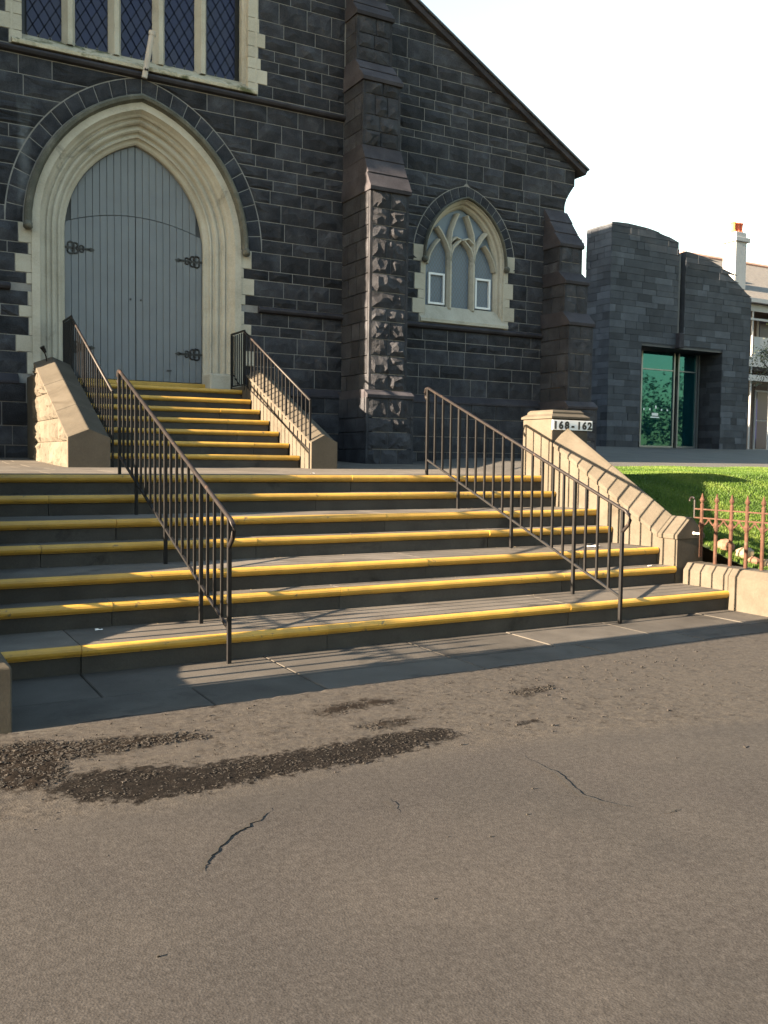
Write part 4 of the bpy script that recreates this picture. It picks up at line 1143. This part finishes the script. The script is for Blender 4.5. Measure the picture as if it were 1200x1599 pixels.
m = MB(); m.box(24.40, 24.46, YGL-.05, YGL+.05, 1.9, 5.0); build('frame_post', m, M['frame'], MBD)
m = MB(); m.box(22.35, 22.55, 23.4, 23.44, 4.72, 4.86); build('exit_sign', m, M['exit'], MBD)
m = MB(); m.box(21.02, 21.80, YGL, 22.42, 1.6, 5.05); build('inner_return', m, M['cladding'], MBD)
m = MB(); m.box(19.4, 19.62, 22.5, 22.62, 6.4, 8.30); m.box(19.35, 19.66, 22.46, 22.66, 8.1, 8.2); build('white_post', m, M['white'], MBD)

# ================================================================== HOUSE
H = thing('verandah_house', (42, 32, 2.1), 'pale two storey verandah house with slate roof and tall chimney', 'house')
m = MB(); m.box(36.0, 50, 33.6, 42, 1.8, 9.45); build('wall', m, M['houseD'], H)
m = MB()
ea = 9.55
m.add([(35.3, 31.5, ea), (51, 31.5, ea), (51, 43, ea), (35.3, 43, ea), (39.5, 37.2, 12.9), (47, 37.2, 12.9)], [(0, 1, 5, 4), (1, 2, 5), (2, 3, 4, 5), (3, 0, 4)]); RF = build('roof', m, M['slate'], H)
m = MB(); m.tube([(35.3, 31.5, ea+.03), (39.5, 37.2, 12.93)], .13, 6); build('hip_ridge', m, M['ridge'], RF)
m = MB(); m.tube([(39.5, 37.2, 12.93), (47, 37.2, 12.93)], .13, 6); build('ridge_cap', m, M['ridge'], RF)
m = MB(); m.loft([[(36.2, 33.0, 10.3), (38.4, 33.0, 10.3), (38.4, 36.2, 10.3), (36.2, 36.2, 10.3)], [(36.55, 33.7, 11.85), (37.75, 33.7, 11.85), (37.75, 35.5, 11.85), (36.55, 35.5, 11.85)]]); build('roof_lantern', m, M['slate'], RF)
m = MB(); m.box(38.45, 39.25, 32.6, 33.4, 10.2, 12.78); CHM = build('chimney', m, M['houseW'], H, bevel=.02)
m = MB(); m.box(38.34, 39.40, 32.5, 33.5, 12.55, 12.78); m.box(38.47, 39.23, 32.62, 33.38, 12.785, 13.05); build('chimney_cornice', m, M['houseW'], CHM, bevel=.03)
for x, mt in ((38.55, 'potorange'), (38.88, 'brickred'), (39.08, 'brickred')):
    m = MB(); m.lathe([(.13, 0), (.15, .08), (.11, .14), (.12, .42), (.15, .46), (.13, .52)], (x, 32.9, 13.04), 10); build('chimney_pot', m, M[mt], CHM)
m = MB(); m.box(35.6, 50.6, 31.4, 31.62, 9.36, 9.56); build('gutter', m, M['houseW'], H)
for z0, z1, y0, y1 in ((9.0, 9.36, 31.75, 31.85), (6.25, 6.75, 31.7, 31.9), (5.55, 5.85, 31.72, 31.82), (8.55, 8.65, 31.72, 31.8)):
    m = MB(); m.box(36.0, 50, y0, y1, z0, z1); build('verandah_beam', m, M['houseW'], H)
m = MB(); m.box(36, 50, 31.9, 33.6, 6.3, 6.42); build('verandah_floor', m, M['houseW'], H)
for x in (38.9, 40.3, 43.5, 46.7): 
    m = MB(); m.tube([(x, 31.8, 2.0), (x, 31.8, 9.1)], .05, 8); build('verandah_post', m, M['houseW'], H)
m = MB(); m.box(39.0, 50, 31.76, 31.80, 6.75, 7.75); build('balustrade_panel', m, M['houseW'], H)
for x0, x1, z0, z1 in ((38.95, 40.05, 2.2, 5.2), (41.5, 42.6, 2.2, 5.2), (41.5, 42.6, 6.6, 9.0), (39.0, 40.1, 6.6, 9.0)):
    m = MB(); m.box(x0-.10, x1+.10, 33.50, 33.58, z0-.1, z1+.1); WN = build('window', m, M['houseW'], H)
    m = MB(); m.box(x0, x1, 33.46, 33.495, z0, (z0+z1)/2-.03); m.box(x0, x1, 33.46, 33.495, (z0+z1)/2+.03, z1); build('pane', m, M['bluepane'], WN)

# ================================================================== TREE at the right edge
T = thing('small_tree', (31.0, 24.0, 2.0), 'dark leafy tree top poking in at the right edge before the verandah', 'tree')
m = MB(); m.tube([(31.0, 24.0, 1.8), (30.95, 24.05, 3.2), (31.05, 23.95, 4.3), (30.9, 24.0, 5.4)], [.09, .08, .06, .03], 8)
for a, b in (((31.0, 24, 3.6), (30.3, 23.8, 4.7)), ((31.0, 24, 4.0), (31.8, 24.3, 5.1)), ((30.95, 24, 4.4), (30.6, 24.6, 5.5))): m.tube([a, ((a[0]+b[0])/2, (a[1]+b[1])/2, (a[2]+b[2])/2+.1), b], [.045, .035, .015], 6)
build('trunk', m, M['trunk'], T)
m = MB(); r = random.Random(5)
cl = [(30.62+r.gauss(0, .42), 24+r.gauss(0, .5), 5.65+r.gauss(0, .5)) for _ in range(36)]
for c in cl:
    for _ in range(70):
        p = Vector((c[0]+r.gauss(0, .16), c[1]+r.gauss(0, .16), c[2]+r.gauss(0, .15))); a = Vector((r.gauss(0, 1), r.gauss(0, 1), r.gauss(0, .6))).normalized(); b = a.cross(Vector((r.gauss(0, 1), r.gauss(0, 1), r.gauss(0, 1)))).normalized()
        L_ = r.uniform(.05, .09); m.add([p, p+a*L_*.5+b*L_*.28, p+a*L_, p+a*L_*.5-b*L_*.28], [(0, 1, 2, 3)], r.random())
build('crown', m, M['leaf'], T, recalc=False)

# trees across the street: a few mirrored, the rest added to cut sky light
def streettree(x, y, h, label, seed):
    r = random.Random(seed); t = thing('street_tree', (x, y, 0), label, 'tree', 'trees across the street, partly mirrored in the glass, partly added to cut sky light')
    m = MB(); m.tube([(x, y, 0), (x+.1, y, h*.3), (x-.1, y+.1, h*.6), (x, y, h*.85)], [.3, .24, .16, .05], 8)
    for k in range(5):
        a = k*1.26; m.tube([(x, y, h*(.3+.06*k)), (x+1.2*math.cos(a), y+1.2*math.sin(a), h*(.45+.06*k)), (x+2.2*math.cos(a), y+2.2*math.sin(a), h*(.55+.06*k))], [.12, .08, .03], 6)
    build('trunk', m, M['trunk'], t)
    m = MB()
    for _ in range(60):
        c = (x+r.gauss(0, 1.9), y+r.gauss(0, 1.9), h*.56+r.gauss(0, h*.20))
        for _ in range(40):
            p = Vector((c[0]+r.gauss(0, .4), c[1]+r.gauss(0, .4), max(.6, c[2]+r.gauss(0, .4)))); a = Vector((r.gauss(0, 1), r.gauss(0, 1), r.gauss(0, .6))).normalized(); b = a.cross(Vector((r.gauss(0, 1), r.gauss(0, 1), r.gauss(0, 1)))).normalized(); L_ = r.uniform(.26, .46)
            m.add([p, p+a*L_*.5+b*L_*.3, p+a*L_, p+a*L_*.5-b*L_*.3], [(0, 1, 2, 3)], r.random())
    build('crown', m, M['leaf'], t, recalc=False)
    return t
LBL = 'one of a row of broad dark trees across the street, lengthened to cut sky light, partly mirrored in the entrance glass'
PROTO = [streettree(-38, -18, 10.5, LBL, 50), streettree(-31, -19.5, 12.0, LBL, 51), streettree(-24, -17.5, 9.5, LBL, 52)]
for k in range(15):                                    # row lengthened behind the camera to block sky light
    src = PROTO[k % 3]; t = src.copy(); COL.objects.link(t); t.location = (-17+k*7.0+rng.uniform(-1, 1), -18+rng.uniform(-1.5, 1.5), 0); t.rotation_euler = (0, 0, rng.uniform(0, 6.28)); t.scale = (rng.uniform(.9, 1.15),)*3
    for ch in src.children:
        c = ch.copy(); COL.objects.link(c); c.parent = t

# ================================================================== GRASS, LITTER
def grass():
    r = np.random.RandomState(8); N = 330000
    u = r.rand(N); x = 7.66+(u**1.5)*12.5; y = 5.3+r.rand(N)*6.0
    keep = ~((x < 7.7) & (y > 6.7)) & ~((x < 8.74) & (y > 9.03)); x, y = x[keep], y[keep]; n = len(x)
    z = np.interp(y, [5.1, 6.2, 7.2, 8.2, 8.9, 9.6, 11.3], [.30, .41, .71, 1.07, 1.265, 1.305, 1.35])-.012
    t = np.clip((x-8.72)/1.68, 0, 1); zz = ZL+(y-8.7)*.0078-.016; z = np.where((y > 9.0) & (x < 10.4), z*t+zz*(1-t), z)
    h = (.016+.02*r.rand(n))*(1+.5*np.sin(x*3.1)*np.sin(y*2.7)*.6); a = r.rand(n)*6.283; wd = .003+.003*r.rand(n)+.0005*(x-7)
    lx, ly = (r.rand(n)-.5)*.03, (r.rand(n)-.5)*.03
    V = np.empty((n, 3, 3)); V[:, 0] = np.stack([x-np.cos(a)*wd, y-np.sin(a)*wd, z], 1); V[:, 1] = np.stack([x+np.cos(a)*wd, y+np.sin(a)*wd, z], 1); V[:, 2] = np.stack([x+lx, y+ly, z+h], 1)
    me = bpy.data.meshes.new('grass'); me.vertices.add(3*n); me.vertices.foreach_set('co', V.reshape(-1))
    me.loops.add(3*n); me.loops.foreach_set('vertex_index', np.arange(3*n, dtype=np.int32)); me.polygons.add(n); me.polygons.foreach_set('loop_start', np.arange(0, 3*n, 3, dtype=np.int32))
    me.update(); at = me.attributes.new('tone', 'FLOAT', 'FACE')
    patch = .5+.28*np.sin(x*2.3+1)*np.sin(y*1.9)+.2*np.sin(x*5.7+y*4.1)
    at.data.foreach_set('value', np.clip(patch+(r.rand(n)-.5)*.5, 0, 1).astype(np.float32)); me.materials.append(M['grass'])
    o = bpy.data.objects.new('grass', me); COL.objects.link(o); tag(o, 'short bright green mown grass on the lawn', 'grass', kind='stuff')
grass()
def inside(p, poly):
    c = False
    for (a, b) in zip(poly, poly[1:]+poly[:1]):
        if (a[1] > p[1]) != (b[1] > p[1]) and p[0] < (b[0]-a[0])*(p[1]-a[1])/(b[1]-a[1])+a[0]: c = not c
    return c
r = random.Random(12); m = MB()
for poly, n in zip(BARK+[DAMP], (4200, 800, 420, 340, 3000)):
    xs = [p[0] for p in poly]; yy = [p[1] for p in poly]; k = 0
    cx_, cy_ = sum(xs)/len(xs), sum(yy)/len(yy)
    clots = []
    while len(clots) < n//(28 if poly is not DAMP else 8):
        q = (r.uniform(min(xs), max(xs)), r.uniform(min(yy), max(yy)))
        if inside(q, poly): clots.append((q, r.uniform(.015, .06)))
    while k < n:
        (q, sg_) = r.choice(clots); p = (q[0]+r.gauss(0, sg_*1.5), q[1]+r.gauss(0, sg_))
        if not inside(p, poly) and r.random() < .75: continue
        k += 1; a = r.uniform(0, 6.28); l_ = min(.0085, .0030*math.exp(r.gauss(0, .5))); w_ = l_*r.uniform(.3, .9); h_ = l_*r.uniform(.25, .8)
        ca, sa = math.cos(a), math.sin(a); z0 = .006; tl = r.uniform(-.3, .6)*l_
        if poly is DAMP: l_ *= .75; w_ *= .75; h_ *= .5; z0 = .007
        V = [(p[0]+ca*sx*l_*r.uniform(.6, 1.2)-sa*sy*w_, p[1]+sa*sx*l_+ca*sy*w_*r.uniform(.5, 1.2), z0+(h_*r.uniform(.6, 1.2) if t else 0)+max(0, sx*tl)) for t in (0, 1) for sx, sy in ((-1, -1), (1, -1), (1, 1), (-1, 1))]
        m.add(V, [(0, 1, 5, 4), (1, 2, 6, 5), (2, 3, 7, 6), (3, 0, 4, 7), (4, 5, 6, 7)])
tag(build('bark_litter', m, M['bark'], recalc=False), 'dark bark crumbs and leaf litter scattered on the asphalt', 'litter', kind='stuff')
m = MB()
for k in range(420):
    x = r.uniform(.5, 5.5); y = r.uniform(3.75, 5.0) if r.random() < .93 else r.uniform(2.2, 3.8)
    s = r.uniform(.0015, .0045)*(1.6 if r.random() < .08 else 1)
    V = [(x+s*r.uniform(.6, 1.4)*dx, y+s*r.uniform(.6, 1.4)*dy, .007+(s*r.uniform(.7, 1.5) if dz else -.002)) for dz in (0, 1) for dx, dy in ((-1, -1), (1, -1), (1, 1), (-1, 1))]
    m.add(V, [(0, 1, 5, 4), (1, 2, 6, 5), (2, 3, 7, 6), (3, 0, 4, 7), (4, 5, 6, 7)])
tag(build('loose_grit', m, M['crumb'], recalc=False), 'loose grit scattered over the asphalt', 'grit', kind='stuff')
# small litter on the steps
def scrap(x, y, z, s, lb, mat='paper'):
    V = []; n = 4
    for j in range(n):
        for i in range(n): V.append((x+(i/(n-1)-.5)*s*1.8+r.uniform(-.1, .1)*s, y+(j/(n-1)-.5)*s*.8+r.uniform(-.1, .1)*s, z+.004+abs(r.gauss(0, .18))*s))
    mm = MB(); mm.add(V, [(j*n+i, j*n+i+1, (j+1)*n+i+1, (j+1)*n+i) for j in range(n-1) for i in range(n-1)]); tag(build('paper_scrap', mm, M[mat]), lb, 'litter', 'scraps of litter on the steps')
scrap(6.62, 7.30, ZN[5], .085, 'crumpled white paper scrap on a step beside the right railing')
scrap(7.05, 6.92, ZN[6], .04, 'tiny pale scrap on a low step near the flank wall end')
scrap(4.30, 9.25, zland(9.25), .025, 'tiny white scrap on the landing above the top nosing')
scrap(1.45, 6.70, ZN[7], .03, 'tiny pale scrap on the bottom step left of the left railing')
m = MB()
for k in range(260):
    kk = r.choice([2, 3, 4, 5, 6, 7]); x = r.uniform(1.1, 7.0); y = YN[kk-1]+r.uniform(-.05, .03); z = ZN[kk]+.001; s = r.uniform(.003, .010); a = r.uniform(0, 3.14)
    m.add([(x+s*math.cos(a), y+s*math.sin(a), z), (x-s*.4*math.sin(a), y+s*.4*math.cos(a), z+s*.5), (x-s*math.cos(a), y-s*math.sin(a), z), (x+s*.4*math.sin(a), y-s*.4*math.cos(a), z+s*.3)], [(0, 1, 2, 3)])
tag(build('step_debris', m, M['rockA'], recalc=False), 'fine leaf crumbs gathered at the backs of the treads', 'litter', kind='stuff')
